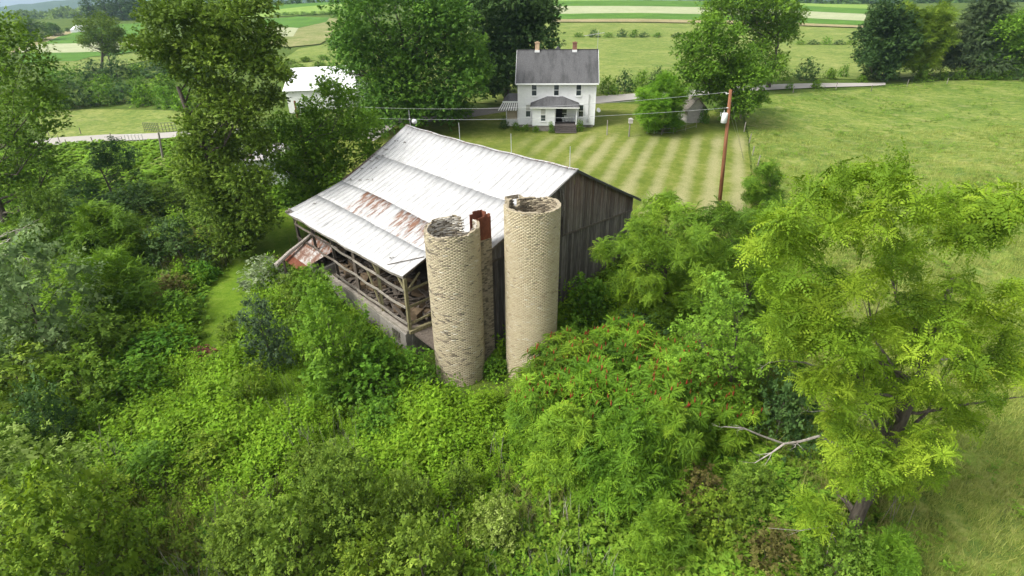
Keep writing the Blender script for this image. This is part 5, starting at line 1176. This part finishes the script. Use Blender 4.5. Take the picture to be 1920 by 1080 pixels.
# rear cross gable peak
X, z = hl(1046, 86, D / 2 + 2.2); m = MB(); m.add([(X - 1.6, D / 2 + 2.2, zrg - 1.2), (X + 1.6, D / 2 + 2.2, zrg - 1.2), (X, D / 2 + 2.2, z), (X - 1.6, D / 2 + .2, zrg - 1.2), (X + 1.6, D / 2 + .2, zrg - 1.2), (X, D / 2 + .2, z)], [(0, 1, 2), (3, 5, 4), (0, 2, 5, 3), (1, 4, 5, 2), (0, 3, 4, 1)]); m.build('rear_gable', SHING, house)
def window(px, pyt, pyb, w, yl, par=house, blind=None):
    X, zt = hl(px, pyt, yl); _, zb = hl(px, pyb, yl); f = .085; m = MB(); y0, y1 = yl - .075, yl - .015
    for (a, b, c, d) in ((X - w/2 - f, X - w/2, zb - f, zt + f), (X + w/2, X + w/2 + f, zb - f, zt + f), (X - w/2, X + w/2, zt, zt + f), (X - w/2, X + w/2, zb - f, zb)): m.bx(a, b, y0, y1, c, d)
    fr_ = m.build('window', WHITE, par); zm = (zt + zb) / 2
    m = MB(); m.bx(X - w/2, X + w/2, y0 + .012, y0 + .045, zm - .03, zm + .03); m.build('sash_rail', WHITE, fr_)
    m = MB(); m.bx(X - w/2 - f - .04, X + w/2 + f + .04, y0 - .05, y0 - .001, zb - f - .05, zb - f + .0); m.build('sill', WHITE, fr_)
    for k, (a, b) in enumerate(((zm + .031, zt - .001), (zb + .001, zm - .031))):
        m = MB(); m.bx(X - w/2 + .001, X + w/2 - .001, y0 + .03, y0 + .05, a, b); m.build('pane', CURT if (blind == k) else GLASS, fr_)
for px in (1001.7, 1043.6, 1085.6): window(px, 158.5, 179, .62, 0)
window(990.6, 196.5, 218.5, .62, 0, blind=0); window(1089.8, 197, 219, .62, 0)
# porch
pyf = -2.0; px0, _ = hl(998, 230, pyf); px1, _ = hl(1040.5, 230, pyf); px2, _ = hl(1081, 230, pyf); _, zf = hl(1060, 233, pyf); _, zpe = hl(1040, 201, pyf - .2); _, zpr = hl(1040, 181.5, -.5)
m = MB(); m.bx(px0, px1, pyf, -.03, zf - .2, zpe); m.build('porch_room', WHITE, house)
m = MB(); z = zf - .15
while z < zpe - .1: m.bar((px0, pyf - .008, z + .06), (px1, pyf - .008, z + .06), .026, .118); z += .13
m.build('clapboards', WHITE, house)['kind'] = 'stuff'
m = MB(); m.bx(px0 + .05, px1 - .05, pyf + .05, -.05, -.5, zf - .2); m.build('foundation', CONC, house)
window(1018.7, 204, 226.5, .60, pyf, blind=0)
for i in range(10): m = MB(); ya = pyf + i * .2; m.bx(px1 + .005, px2, ya + .004, ya + .196, zf - .12, zf - .04); m.build('floor_board', PORCH, house)
m = MB(); m.bx(px1 + .01, px2 - .01, pyf + .02, pyf + .08, -.1, zf - .13); m.build('porch_skirt', PORCH, house)
for i in range(4): m = MB(); m.bx(px1 + .05, px2 - .02, pyf - .02 - .3 * (i + 1), pyf - .03 - .3 * i, zf - .22 - (zf) * .24 * (i + .1), zf - .14 - (zf) * .24 * (i + .1)); m.build('step', PORCH, house)
for i in range(4): m = MB(); m.bx(px1 + .08, px2 - .05, pyf - .06 - .3 * i - .03, pyf - .06 - .3 * i, -.3, zf - .23 - zf * .24 * (i + .1)); m.build('step_riser', PORCH, house)
m = MB(); m.bx(px2 - .12, px2, pyf, pyf + .12, zf - .04, zpe); m.build('porch_post', WHITE, house)
m = MB(); m.bx(px1 + .01, px2 + .05, pyf - .02, pyf + .12, zpe - .12, zpe + .02); m.build('porch_beam', WHITE, house)
e0, e1, g = px0 - .3, px2 + .3, pyf - .3; ra, rb = px0 + 1.9, px2 - 1.9
m = MB(); m.add([(e0, g, zpe), (e1, g, zpe), (e1, -.01, zpe + .25), (e0, -.01, zpe + .25), (ra, -.5, zpr), (rb, -.5, zpr), (ra, -.01, zpr), (rb, -.01, zpr), (e0, g, zpe - .1), (e1, g, zpe - .1), (e1, -.01, zpe - .1), (e0, -.01, zpe - .1)],
    [(0, 1, 5, 4), (1, 2, 7, 5), (0, 4, 6, 3), (4, 5, 7, 6), (0, 8, 9, 1), (1, 9, 10, 2), (3, 11, 8, 0), (8, 11, 10, 9)]); m.build('porch_roof', SHING, house)
m = MB(); m.bx(e0 - .01, e1 + .01, g - .06, g - .003, zpe - .16, zpe - .02); m.build('gutter', WHITE2, house)
X0, za = hl(1042, 205, -.03); X1, zb_ = hl(1051, 232, -.03); m = MB(); m.bx(px1 + .12, px1 + 1.0, -.10, -.03, zf, zpe - .35); m.build('door', DARK, house)
window(1058.5, 204.5, 220, .62, 0)
# side porch with striped awning on the left
sx0 = xl - 1.75; m = MB(); m.bx(sx0, xl - .02, .6, 3.6, .1, 1.0); m.build('side_porch_wall', WHITE2, house)
for X in (sx0, xl - .2): m = MB(); m.bx(X, X + .12, .6, .72, 1.0, 3.0); m.build('porch_post', WHITE, house)
m = MB(); m.bx(sx0 + .12, xl - .2, .70, .76, 1.0, 2.4); m.build('screen', flat('tan_blind', (.42, .36, .26), .9), house)
_, zsa = hl(955, 190, .4); _, zst = hl(955, 175, 1.9)
m = MB(); m.add([(sx0 - .4, .3, zsa), (xl - .03, .3, zsa), (xl - .03, 3.8, zsa), (sx0 - .4, 3.8, zsa), (sx0 + .3, 2.0, zst), (xl - .03, 2.0, zst)], [(0, 1, 5, 4), (2, 3, 4, 5), (3, 0, 4), (0, 3, 2, 1), (1, 2, 5)]); m.build('side_porch_roof', SHING, house)
m = MB(); m.bx(sx0 - .42, xl - .03, .22, .298, zsa - .16, zsa + .03); m.build('gutter', WHITE, house)
LGT, DRK = flat('awning_white', (.62, .62, .58), .6), flat('awning_grey', (.12, .12, .115), .6)
for i in range(16):
    xa = sx0 - .45 + (xl - .05 - sx0 + .45) * i / 16; xb = sx0 - .45 + (xl - .05 - sx0 + .45) * (i + 1) / 16; k = -.55 * (1 - i / 16)
    m = MB(); V = [(xa, .2, zsa - .18), (xb, .2, zsa - .18), (xb + k, -.65, zsa - 1.05), (xa + k, -.65, zsa - 1.05)]; V += [(v[0], v[1] + .03, v[2] - .02) for v in V]
    m.add(V, [(0, 1, 2, 3), (7, 6, 5, 4), (0, 4, 5, 1), (2, 6, 7, 3), (3, 7, 4, 0), (1, 5, 6, 2)]); m.build('awning_slat', (LGT, DRK)[i % 2], house)
Xm, _ = hl(1102, 225, -.1); _, zm1 = hl(1102, 177, -.1); m = MB(); m.tube([(Xm, -.1, 1.0), (Xm, -.1, zm1)], .035, 6); m.tube([(Xm, -.1, zm1), (Xm + .35, -.3, zm1 - .45)], .015, 4); m.build('service_mast', STEELG, house); m = MB(); m.bx(Xm - .13, Xm + .13, -.2, -.04, .8, 1.25); m.build('meter_box', STEELG, house)
m = MB(); Xd, _ = hl(1117, 206, 0); m.tube([(Xd + .1, .2, 2.2), (Xd + .25, .05, 2.35)], [.03, .02], 5); m.tube([(Xd + .30, .02, 2.32), (Xd + .36, -.06, 2.38), (Xd + .38, -.09, 2.4)], [.04, .3, .32], 14); m.build('satellite_dish', STEELG, house)
m = MB(); Xg, _ = hl(995, 215, -.1); m.tube([(Xg, -.12, 2.1), (Xg, -.14, .9), (Xg - 1.1, -.9, .35)], .05, 6); m.build('downspout', WHITE, house)
# tv aerial on the right end of the roof
Xa, _ = hl(1120, 95, D / 2); _, zt_ = hl(1120, 62, D / 2); m = MB(); m.tube([(Xa, D / 2, zrg - .5), (Xa, D / 2, zt_ + .3)], .025, 5); m.build('aerial_mast', STEELG, house)
m = MB(); m.tube([(Xa - 1.9, D / 2 + .2, zt_ - .35), (Xa + .8, D / 2 - .1, zt_ + .05)], .025, 4)
for i in range(11): t = i / 10; c = Vector((Xa - 1.9, D / 2 + .2, zt_ - .35)).lerp(Vector((Xa + .8, D / 2 - .1, zt_ + .05)), t); l = .75 - .35 * t; m.tube([c + Vector((-.05, -l, .1)), c + Vector((.05, l, -.1))], .012, 3)
m.build('aerial_boom', STEELG, house)
def chair(label, X, Y, rz):
    h4 = Matrix.Translation(hb) @ Matrix.Rotation(HR, 4, 'Z') @ Matrix.Translation((X, Y, zf - .04)); o = empty('porch_chair', tuple(h4.translation), HR + rz); tag(o, label, 'chair', 'chairs on the porch')
    m = MB(); m.bx(-.25, .25, -.25, .22, .40, .44); m.build('seat', STEELG, o); m = MB()
    for i in range(4): m.bx(-.25 + i * .13, -.25 + i * .13 + .1, .20, .235, .46, 1.0)
    m.build('backrest', STEELG, o)
    for (a, b) in ((-.22, -.22), (.22, -.22), (-.22, .19), (.22, .19)): m = MB(); m.tube([(a, b, 0), (a, b, .42)], .02, 5); m.build('leg', DARKM, o)
    for a in (-.27, .27): m = MB(); m.bx(a - .02, a + .02, -.22, .2, .6, .63); m.build('armrest', STEELG, o)
chair('grey armchair on the porch nearest the dark doorway', px1 + 1.55, -1.1, .3); chair('grey armchair in the middle of the open porch', px1 + 2.1, -.8, -.2); chair('grey armchair on the porch beside the white corner post', px1 + 2.6, -1.1, -.5)
for (px, by, top, w, k, l) in [(1033, 250, 228, 13, 'broadb', 'clipped ball shrub left of the porch steps'), (1086, 247, 225, 15, 'broadb', 'clipped ball shrub right of the porch steps'), (1104, 238, 228, 16, 'darkb', 'low dark shrub at the right house corner'), (945, 242, 218, 22, 'fardark', 'dark shrub under the striped awning'),
      (968, 245, 228, 22, 'farbush', 'foundation shrub left of the porch room'), (985, 246, 232, 20, 'farbush', 'low foundation planting in front of the left house window'), (1005, 248, 236, 18, 'farbushb', 'low green planting under the porch room window')]:
    shrub(k, px, by, top, w, l, 'garden_shrub', 'shrub')

# ------------------------------------------------------------------ other buildings
gb = spot(600, 178); gar = empty('garage', tuple(gb), radians(-3)); tag(gar, 'building with a plain white metal roof behind the maples', 'garage')
def ga(px, py, Y): v = ray(px, py); t = Y / v[1]; return Vector(v * t) + Vector((0, 0, HC)) - Vector(gb)
a, b, c, d = ga(529, 171, 95), ga(668, 166, 94.4), ga(664, 122, 99.6), ga(544, 127.5, 100.2)
for i in range(8):
    t0, t1 = i / 8, (i + 1) / 8; m = MB(); V = [a.lerp(b, t0 + .002), a.lerp(b, t1 - .002), d.lerp(c, t1 - .002), d.lerp(c, t0 + .002)]; V = [tuple(v) for v in V] + [tuple(v - Vector((0, 0, .08))) for v in V]; m.add(V, [(0, 1, 2, 3), (7, 6, 5, 4), (0, 4, 5, 1), (1, 5, 6, 2), (2, 6, 7, 3), (3, 7, 4, 0)]); m.build('roof_panel', WHITE, gar).rotation_euler = (0, 0, radians(3))
yr = (d - a).y; m = MB(); e = [a + Vector((.4, .4, -.1)), b + Vector((-.4, .4, -.1)), b + Vector((-.4, 2 * yr - .4, -.1)), a + Vector((.4, 2 * yr - .4, -.1))]; r1, r2 = d + Vector((.4, 0, -.12)), c + Vector((-.4, 0, -.12))
V = [tuple(v) for v in e] + [(v.x, v.y, -.6) for v in e] + [tuple(r1), tuple(r2)]; m.add(V, [(4, 5, 1, 0), (5, 6, 2, 1), (6, 7, 3, 2), (7, 4, 0, 3), (0, 8, 3), (1, 2, 9)]); m.build('wall', WHITE2, gar).rotation_euler = (0, 0, radians(3))
f1, f2 = d, c; g1, g2 = a + Vector((0, 2 * yr, 0)), b + Vector((0, 2 * yr, 0)); m = MB(); V = [f1, f2, g2, g1]; V = [tuple(v) for v in V] + [tuple(v - Vector((0, 0, .08))) for v in V]; m.add(V, [(3, 2, 1, 0), (4, 5, 6, 7), (0, 4, 5, 1), (2, 6, 7, 3)]); m.build('rear_roof', WHITE, gar).rotation_euler = (0, 0, radians(3))
wb = spot(498, 352); ws = empty('white_shed', tuple(wb), radians(12)); tag(ws, 'white shed glimpsed behind the tall ivy-clad tree', 'shed')
m = MB(); m.bx(-2.6, 2.4, 0, 4, -.4, 3.3); m.build('wall', WHITE, ws)
m = MB(); m.add([(-2.9, -.3, 3.25), (2.7, -.3, 3.25), (2.7, 2, 4.5), (-2.9, 2, 4.5), (2.7, 4.3, 3.25), (-2.9, 4.3, 3.25)], [(0, 1, 2, 3), (3, 2, 4, 5), (0, 3, 5), (1, 4, 2), (0, 5, 4, 1)]); m.build('roof', ROOF, ws)
m = MB(); m.bx(-2.9, 2.7, -.4, -.305, 3.12, 3.26); m.build('gutter', WHITE2, ws)
sb = spot(1302, 231); sh = empty('garden_shed', tuple(sb), radians(14)); tag(sh, 'small leaning grey gabled shed half hidden by the lawn tree', 'shed')
for i in range(9):
    x0 = -1.25 + i * .278; xm = x0 + .135; zt = 2.1 + 1.25 * (1 - abs(xm) / 1.25); plank_ = MB(); plank_.bx(x0 + .005, x0 + .27, 0, .04, -.3, zt); plank_.build('wall_board', SHEDW, sh)
m = MB(); m.bx(-1.24, -1.2, .041, 2.6, -.3, 2.1); m.bx(1.2, 1.24, .041, 2.6, -.3, 2.1); m.bx(-1.2, 1.2, 2.56, 2.6, -.3, 2.1); m.build('side_wall', SHEDW, sh)
for s in (-1, 1): m = MB(); m.add([(0, -.3, 3.42), (0, 2.8, 3.42), (s * 1.75, 2.8, 1.75), (s * 1.75, -.3, 1.75), (0, -.3, 3.34), (0, 2.8, 3.34), (s * 1.75, 2.8, 1.67), (s * 1.75, -.3, 1.67)], [(0, 1, 2, 3), (7, 6, 5, 4), (0, 4, 5, 1), (1, 5, 6, 2), (2, 6, 7, 3), (3, 7, 4, 0)]); m.build('roof', WOODG, sh)
shrub('vine', 1318, 232, 200, 24, 'vine climbing the right side of the leaning grey shed', 'vine_mound')
db = spot(142, 62); dbn = empty('distant_barn', tuple(db)); tag(dbn, 'tiny distant building with a white roof on the left skyline', 'barn')
m = MB(); m.add([(-3, 0, 2), (6, 2, 3), (6, 5, 5), (-2, 5, 4.6), (-3, 0, -2), (6, 2, -2), (6, 5, -2), (-2, 5, -2)], [(0, 1, 2, 3), (0, 4, 5, 1), (1, 5, 6, 2), (2, 6, 7, 3), (3, 7, 4, 0)]); m.build('roof', WHITE, dbn)

# ------------------------------------------------------------------ poles, wires, posts
pb = spot(1348, 398); v = ray(1370, 168); pt = Vector(v * (pb[1] / v[1])) + Vector((0, 0, HC)); po = empty('utility_pole', tuple(pb)); tag(po, 'tall leaning brown utility pole carrying a white transformer', 'utility pole')
tp_ = pt - Vector(pb); m = MB(); m.tube([(0, 0, -.5), tuple(tp_ * .5), tuple(tp_)], [.17, .15, .125], 12); m.build('pole', POLE, po, True)
c = tp_ * .80 + Vector((-.30, -.05, -.1)); m = MB(); m.tube([c + Vector((0, 0, -.42)), c + Vector((0, 0, -.40)), c + Vector((0, 0, .32)), c + Vector((0, 0, .38))], [.2, .24, .24, .19], 14); tr = m.build('transformer', flat('transformer_white', (.72, .74, .74), .45, .4, .03), po, True)
m = MB(); m.tube([c + Vector((-.12, -.08, .36)), c + Vector((-.14, -.08, .62))], [.05, .03], 7); m.tube([c + Vector((-.26, 0, .1)), c + Vector((-.36, 0, .16)), c + Vector((-.36, 0, .45))], .025, 5); m.build('bushing', STEELG, tr)
m = MB(); q = tp_ * .97; m.tube([q, q + Vector((-.28, 0, .02))], .03, 5); m.tube([q + Vector((-.28, 0, -.03)), q + Vector((-.36, 0, .07))], .05, 7); m.build('insulator', WHITE2, po); q2 = tp_ * .865; m = MB(); m.tube([q2 + Vector((-.1, -.1, 0)), q2 + Vector((-.24, -.1, .02))], .045, 6); m.build('insulator', WHITE2, po)
m = MB(); g1 = Vector(spot(1394, 300)) - Vector(pb); m.tube([tp_ * .96, g1], .013, 4); m.tube([tp_ * .85, g1 + Vector((.1, 0, 0))], .010, 4); m.build('guy_wire', WIRE, po)
w2 = spot(600, 300); w2 = np.array([w2[0], 62.0, float(H(w2[0], 62))]); p2 = empty('utility_pole', tuple(w2)); tag(p2, 'utility pole buried in the maple beside the barn roof', 'utility pole'); m = MB(); zt_ = zat(w2[0], 62.0, 196); m.tube([(0, 0, -.5), (0, 0, zt_ - w2[2] + .4)], [.16, .12], 10); m.build('pole', POLE, p2)
def wire(label, A, B, sag, r=.017):
    A, B = Vector(A), Vector(B); r = .011; m = MB(); m.tube([A.lerp(B, t) - Vector((0, 0, sag * 4 * t * (1 - t))) for t in np.linspace(0, 1, 24)], r, 4); tag(m.build('power_line', WIRE), label, 'power line', 'wires from the utility pole')
wire('upper wire running from the pole top to the maple', pt + Vector((-.34, 0, -.2)), (w2[0], 62, zt_ + .2), .95); wire('lower wire running from above the transformer to the maple', Vector(pb) + q2 + Vector((-.24, -.1, 0)), (w2[0], 62, zat(w2[0], 62, 214)), .75)
yl_ = spot(777, 262); yl_ = np.array([yl_[0], 54.0, 0]); vv_ = ray(777, 228); tt_ = 54 / vv_[1]; yl_[0] = vv_[0] * tt_; zg_ = float(H(yl_[0], 54)); zt_ = HC + vv_[2] * tt_; o = empty('yard_lamp', (yl_[0], 54, zg_)); tag(o, 'yard lamp with a white globe behind the barn peak', 'lamp')
m = MB(); m.tube([(0, 0, -.3), (0, 0, zt_ - zg_ - .2)], .05, 8); m.tube([(0, 0, zt_ - zg_ - .2), (0, 0, zt_ - zg_ - .12)], .13, 8); m.build('lamp_post', DARKM, o)
m = MB(); n = 8; m.tube([(0, 0, zt_ - zg_ + .26 * sin(t)) for t in np.linspace(-1.4, 1.4, n)], [.26 * cos(t) for t in np.linspace(-1.4, 1.4, n)], 12); m.build('globe', WHITE, o, True); m = MB(); m.tube([(0, 0, zt_ - zg_ + .25), (0, 0, zt_ - zg_ + .45)], [.1, .02], 6); m.build('finial', DARKM, o)
m = MB(); pp = [Vector(spot(*p)) + Vector((0, 0, .18)) for p in [(697, 219), (707, 222), (716, 228), (728, 229), (742, 224), (752, 225), (758, 232)]]; m.tube(pp, .17, 8); tag(m.build('drain_pipe', DARKM, None, True), 'black corrugated pipe curling over the gravel drive', 'pipe')
def posts(pts, lab, group, h=1.35, r=.07):
    for i, (px, by) in enumerate(pts):
        b = spot(px, by); m = MB(); m.tube([(0, 0, -.3), (rng.normal(0, .05), rng.normal(0, .04), h * rng.uniform(.85, 1.1))], [r, r * .8], 6); o = m.build('fence_post', POST); o.location = b; tag(o, lab[i] if isinstance(lab, list) else lab, 'fence post', group)
posts([(1388, 225), (1395, 248), (1404, 268), (1411, 292), (1420, 312)], ['fence post beside the shade of the billowing tree', 'second fence post down the pasture edge from the billowing tree', 'third fence post down the pasture edge', 'fourth fence post down the pasture edge', 'lowest fence post on the pasture edge, by the small dark tree'], 'posts between lawn and pasture', 1.3)
posts([(1487, 174), (1567, 167), (1633, 172), (1405, 188), (1775, 158), (1700, 163)], ['fence post at the road just right of the billowing tree', 'fence post before the pale road, middle one', 'leaning fence post where the pale road disappears', 'fence post in the shadow behind the utility pole', 'fence post far right under the spruce', 'fence post in front of the big blue-green bush'], 'posts along the road', 1.3)
posts([(113, 268), (127, 277), (176, 271), (210, 266), (152, 252), (92, 256)], ['fence post nearest the left edge tree by the road', 'fence post below the road, leftmost in the open', 'fence post below the road, middle', 'fence post beside the metal gate', 'short fence post on the far side of the road', 'fence post on the far road side at the left edge tree'], 'posts along the left road', 1.3)
posts([(1138, 254), (1213, 250), (1226, 252)], ['bare wooden post standing alone on the lawn right of the house', 'post left of the small lawn tree', 'post at the foot of the small lawn tree'], 'posts on the lawn', 1.9, .08)
b = spot(1179, 257); o = empty('feeder_post', tuple(b)); tag(o, 'wooden post with a small grey box on the lawn', 'post'); m = MB(); m.tube([(0, 0, -.2), (0, 0, 1.8)], .09, 7); m.build('post', POST, o); m = MB(); m.box((.05, -.05, 2.0), (.5, .4, .5)); m.add([(-.25, -.3, 2.25), (.35, -.3, 2.25), (.35, .2, 2.25), (-.25, .2, 2.25), (.05, -.05, 2.45)], [(0, 1, 4), (1, 2, 4), (2, 3, 4), (3, 0, 4)]); m.build('box', SHEDW, o)
def panel(name, label, cat, p, q, h, n, bars=4, mt=DARKM):
    a, b = Vector(spot(*p)), Vector(spot(*q)); o = empty(name, tuple(a)); tag(o, label, cat); d = b - a
    for i in range(n + 1): m = MB(); c = d * i / n; m.tube([c + Vector((0, 0, -.2)), c + Vector((0, 0, h))], .04, 5); m.build('picket', mt, o)
    for j in range(bars): m = MB(); m.tube([Vector((0, 0, h * (j + 1) / bars)), d + Vector((0, 0, h * (j + 1) / bars))], .03, 4); m.build('rail', mt, o)
panel('cattle_panel', 'dark metal cattle panel on the far side of the left road', 'fence', (272, 247), (298, 248), 1.5, 8); panel('cattle_panel', 'second metal panel touching the ivy-clad tree beyond the left road', 'fence', (300, 248), (332, 247), 1.5, 5, 3)
panel('farm_gate', 'low metal gate just below the left road', 'gate', (213, 272), (232, 270), 1.1, 2, 4); panel('cattle_panel', 'pale open panel right of the low metal gate', 'fence', (238, 269), (270, 268), 1.3, 5, 2, STEELG)
a, = [Vector(spot(305, 297))]; v = ray(297, 248); b = Vector(v * (a.y / v[1])) + Vector((0, 0, HC)); m = MB(); m.tube([a - Vector((0, 0, .3)), b], [.15, .11], 8); tag(m.build('old_pole', POST), 'old leaning bare grey pole below the road', 'pole')
o = empty('wire_fence', tuple(spot(1218, 256))); tag(o, 'low wire fence curving round the small lawn tree', 'fence'); f0 = Vector(o.location)
fp = [Vector(spot(*p)) - f0 for p in [(1213, 252), (1240, 254), (1262, 252), (1285, 246), (1305, 240)]]
for p in fp: m = MB(); m.tube([p, p + Vector((0, 0, .9))], .03, 5); m.build('stake', POST, o)
for z in (.3, .8): m = MB(); m.tube([p + Vector((0, 0, z)) for p in fp], .015, 3); m.build('strand', WIRE, o)
# brick rubble
mb = MB()
for i in range(260):
    p = spot(378 + rng.normal(0, 15), 672 + rng.normal(0, 7)); mb.box((p[0], p[1], p[2] + .35 + abs(rng.normal(0, .16))), (.21, .10, .07), Matrix.Rotation(rng.uniform(0, 3), 3, 'Z') @ Matrix.Rotation(rng.normal(0, .5), 3, 'X'))
c = spot(378, 674); mb.tube([(c[0], c[1], c[2] - .2), (c[0], c[1], c[2] + .3), (c[0], c[1], c[2] + .42)], [1.5, 1.1, .4], 14)
tag(mb.build('brick_rubble', REDP), 'heap of red brick rubble at the end of the mown path', kind='stuff')
# leaning timbers at the gable foot
for p, q, l in [((1088, 590), (1118, 612), 'grey fallen plank at the foot of the barn gable'), ((1093, 575), (1090, 600), 'short grey post at the foot of the barn gable')]:
    a = Vector(spot(*p)) + Vector((0, 0, .9)); b = Vector(spot(*q)) + Vector((0, 0, .3)); m = MB(); m.bar(a, b, .14, .07); tag(m.build('fallen_plank', WOODG), l, 'plank')

# ------------------------------------------------------------------ dead branches
def bough(mb, p, d, L_, r, depth, bend=.35):
    p = Vector(p); d = Vector(d).normalized(); pts = [p.copy()]; rs = [r]; n = 5
    for i in range(n):
        d = (d + Vector(rng.normal(0, bend * .35, 3))).normalized(); p = p + d * L_ / n; pts.append(p.copy()); rs.append(r * (1 - .75 * (i + 1) / n))
        if depth > 0 and i > 0 and rng.random() < .75:
            e = (d + Vector(rng.normal(0, .7, 3))).normalized(); bough(mb, p, e, L_ * rng.uniform(.35, .6), rs[-1] * .7, depth - 1, bend)
    mb.tube(pts, rs, 5, cap=False)
def at(px, py, Y): v = ray(px, py); return Vector(v * (Y / v[1])) + Vector((0, 0, HC))
b = spot(-70, 620); o = empty('dead_tree', tuple(b)); tag(o, 'bare whitish dead tree reaching in from the left edge', 'dead tree'); bb = Vector(b); m = MB(); Y = b[1]
m.tube([Vector((0, 0, -.3)), at(-60, 540, Y) - bb, at(-50, 470, Y) - bb], [.22, .16, .12], 8); m.build('trunk', DEADW, o); m = MB()
for tgt, r in (((75, 410), .05), ((68, 488), .05), ((58, 425), .05), ((10, 405), .04), ((40, 555), .04), ((30, 445), .04), ((38, 640), .035), ((30, 665), .035)):
    m = MB(); a = at(-50, 480 if tgt[1] < 600 else 600, Y) - bb; e = at(tgt[0], tgt[1], Y - rng.uniform(.5, 2)) - bb; md = a.lerp(e, .5) + Vector((0, 0, rng.uniform(-.25, .4)))
    m.tube([a, a.lerp(md, .6), md, md.lerp(e, .5) + Vector((0, 0, .12)), e], [r, r * .85, r * .65, r * .4, r * .12], 5, cap=False); bough(m, md, (e - md) + Vector((0, 0, .8)), 1.4, r * .5, 2); bough(m, md.lerp(e, .5), (e - md) + Vector((.2, 0, -.4)), .9, r * .35, 1); m.build('bare_branch', DEADW, o)
wbase = Vector(BIG_W.location)
def limb(path, Y0, Y1, r, twigs=2, mt=DEADW, name='bare_limb'):
    m = MB(); pts = [at(p[0], p[1], Y0 + (Y1 - Y0) * i / (len(path) - 1)) - wbase for i, p in enumerate(path)]; rs = [r * (1 - .7 * i / (len(path) - 1)) for i in range(len(path))]; m.tube(pts, rs, 6, cap=False)
    for k in range(twigs): i = rng.integers(1, len(pts)); bough(m, pts[i], (pts[i] - pts[i-1]) + Vector(rng.normal(0, .3, 3)), .55, rs[i] * .5, 1)
    m.build(name, mt, BIG_W)
wy = float(wbase.y)
limb([(1600, 850), (1555, 828), (1535, 818), (1500, 828), (1470, 832), (1430, 818), (1395, 803), (1358, 800)], wy, wy - 1.6, .065, 5)
limb([(1470, 832), (1448, 848), (1415, 868)], wy - 1.1, wy - 1.5, .042, 3)
limb([(1560, 700), (1510, 680), (1470, 676), (1440, 680)], wy + .5, wy - .8, .04, 3); limb([(1620, 800), (1570, 785), (1545, 770), (1520, 772)], wy, wy - 1.2, .04, 2)
limb([(1700, 640), (1760, 675), (1820, 670), (1885, 672)], wy + 1.2, wy + .6, .05, 3); limb([(1640, 770), (1720, 775), (1800, 760), (1905, 745)], wy + .6, wy - .5, .08, 2, BARK, 'side_limb')
limb([(1640, 810), (1634, 790), (1622, 775), (1628, 760)], wy - .6, wy - 1.6, .04, 3); limb([(1600, 1000), (1560, 985), (1500, 995), (1440, 990)], wy - .4, wy - 1.4, .03, 2)
limb([(1580, 980), (1560, 1000), (1550, 1040), (1545, 1070)], wy - .4, wy - 1.5, .03, 2)

# ------------------------------------------------------------------ air
m = MB(); m.bx(-7000, 7000, -60, 6900, -40, 230); hz = m.build('haze', bpy.data.materials.new('haze')); hm = hz.data.materials[0]; hm.use_nodes = True; nn = hm.node_tree; nn.nodes.clear()
out = nn.nodes.new('ShaderNodeOutputMaterial'); pv = nn.nodes.new('ShaderNodeVolumePrincipled'); pv.inputs['Density'].default_value = .00013; pv.inputs['Color'].default_value = (.60, .82, 1, 1); pv.inputs['Anisotropy'].default_value = .2
nn.links.new(pv.outputs[0], out.inputs['Volume']); tag(hz, 'thin summer haze over the whole valley', kind='stuff')
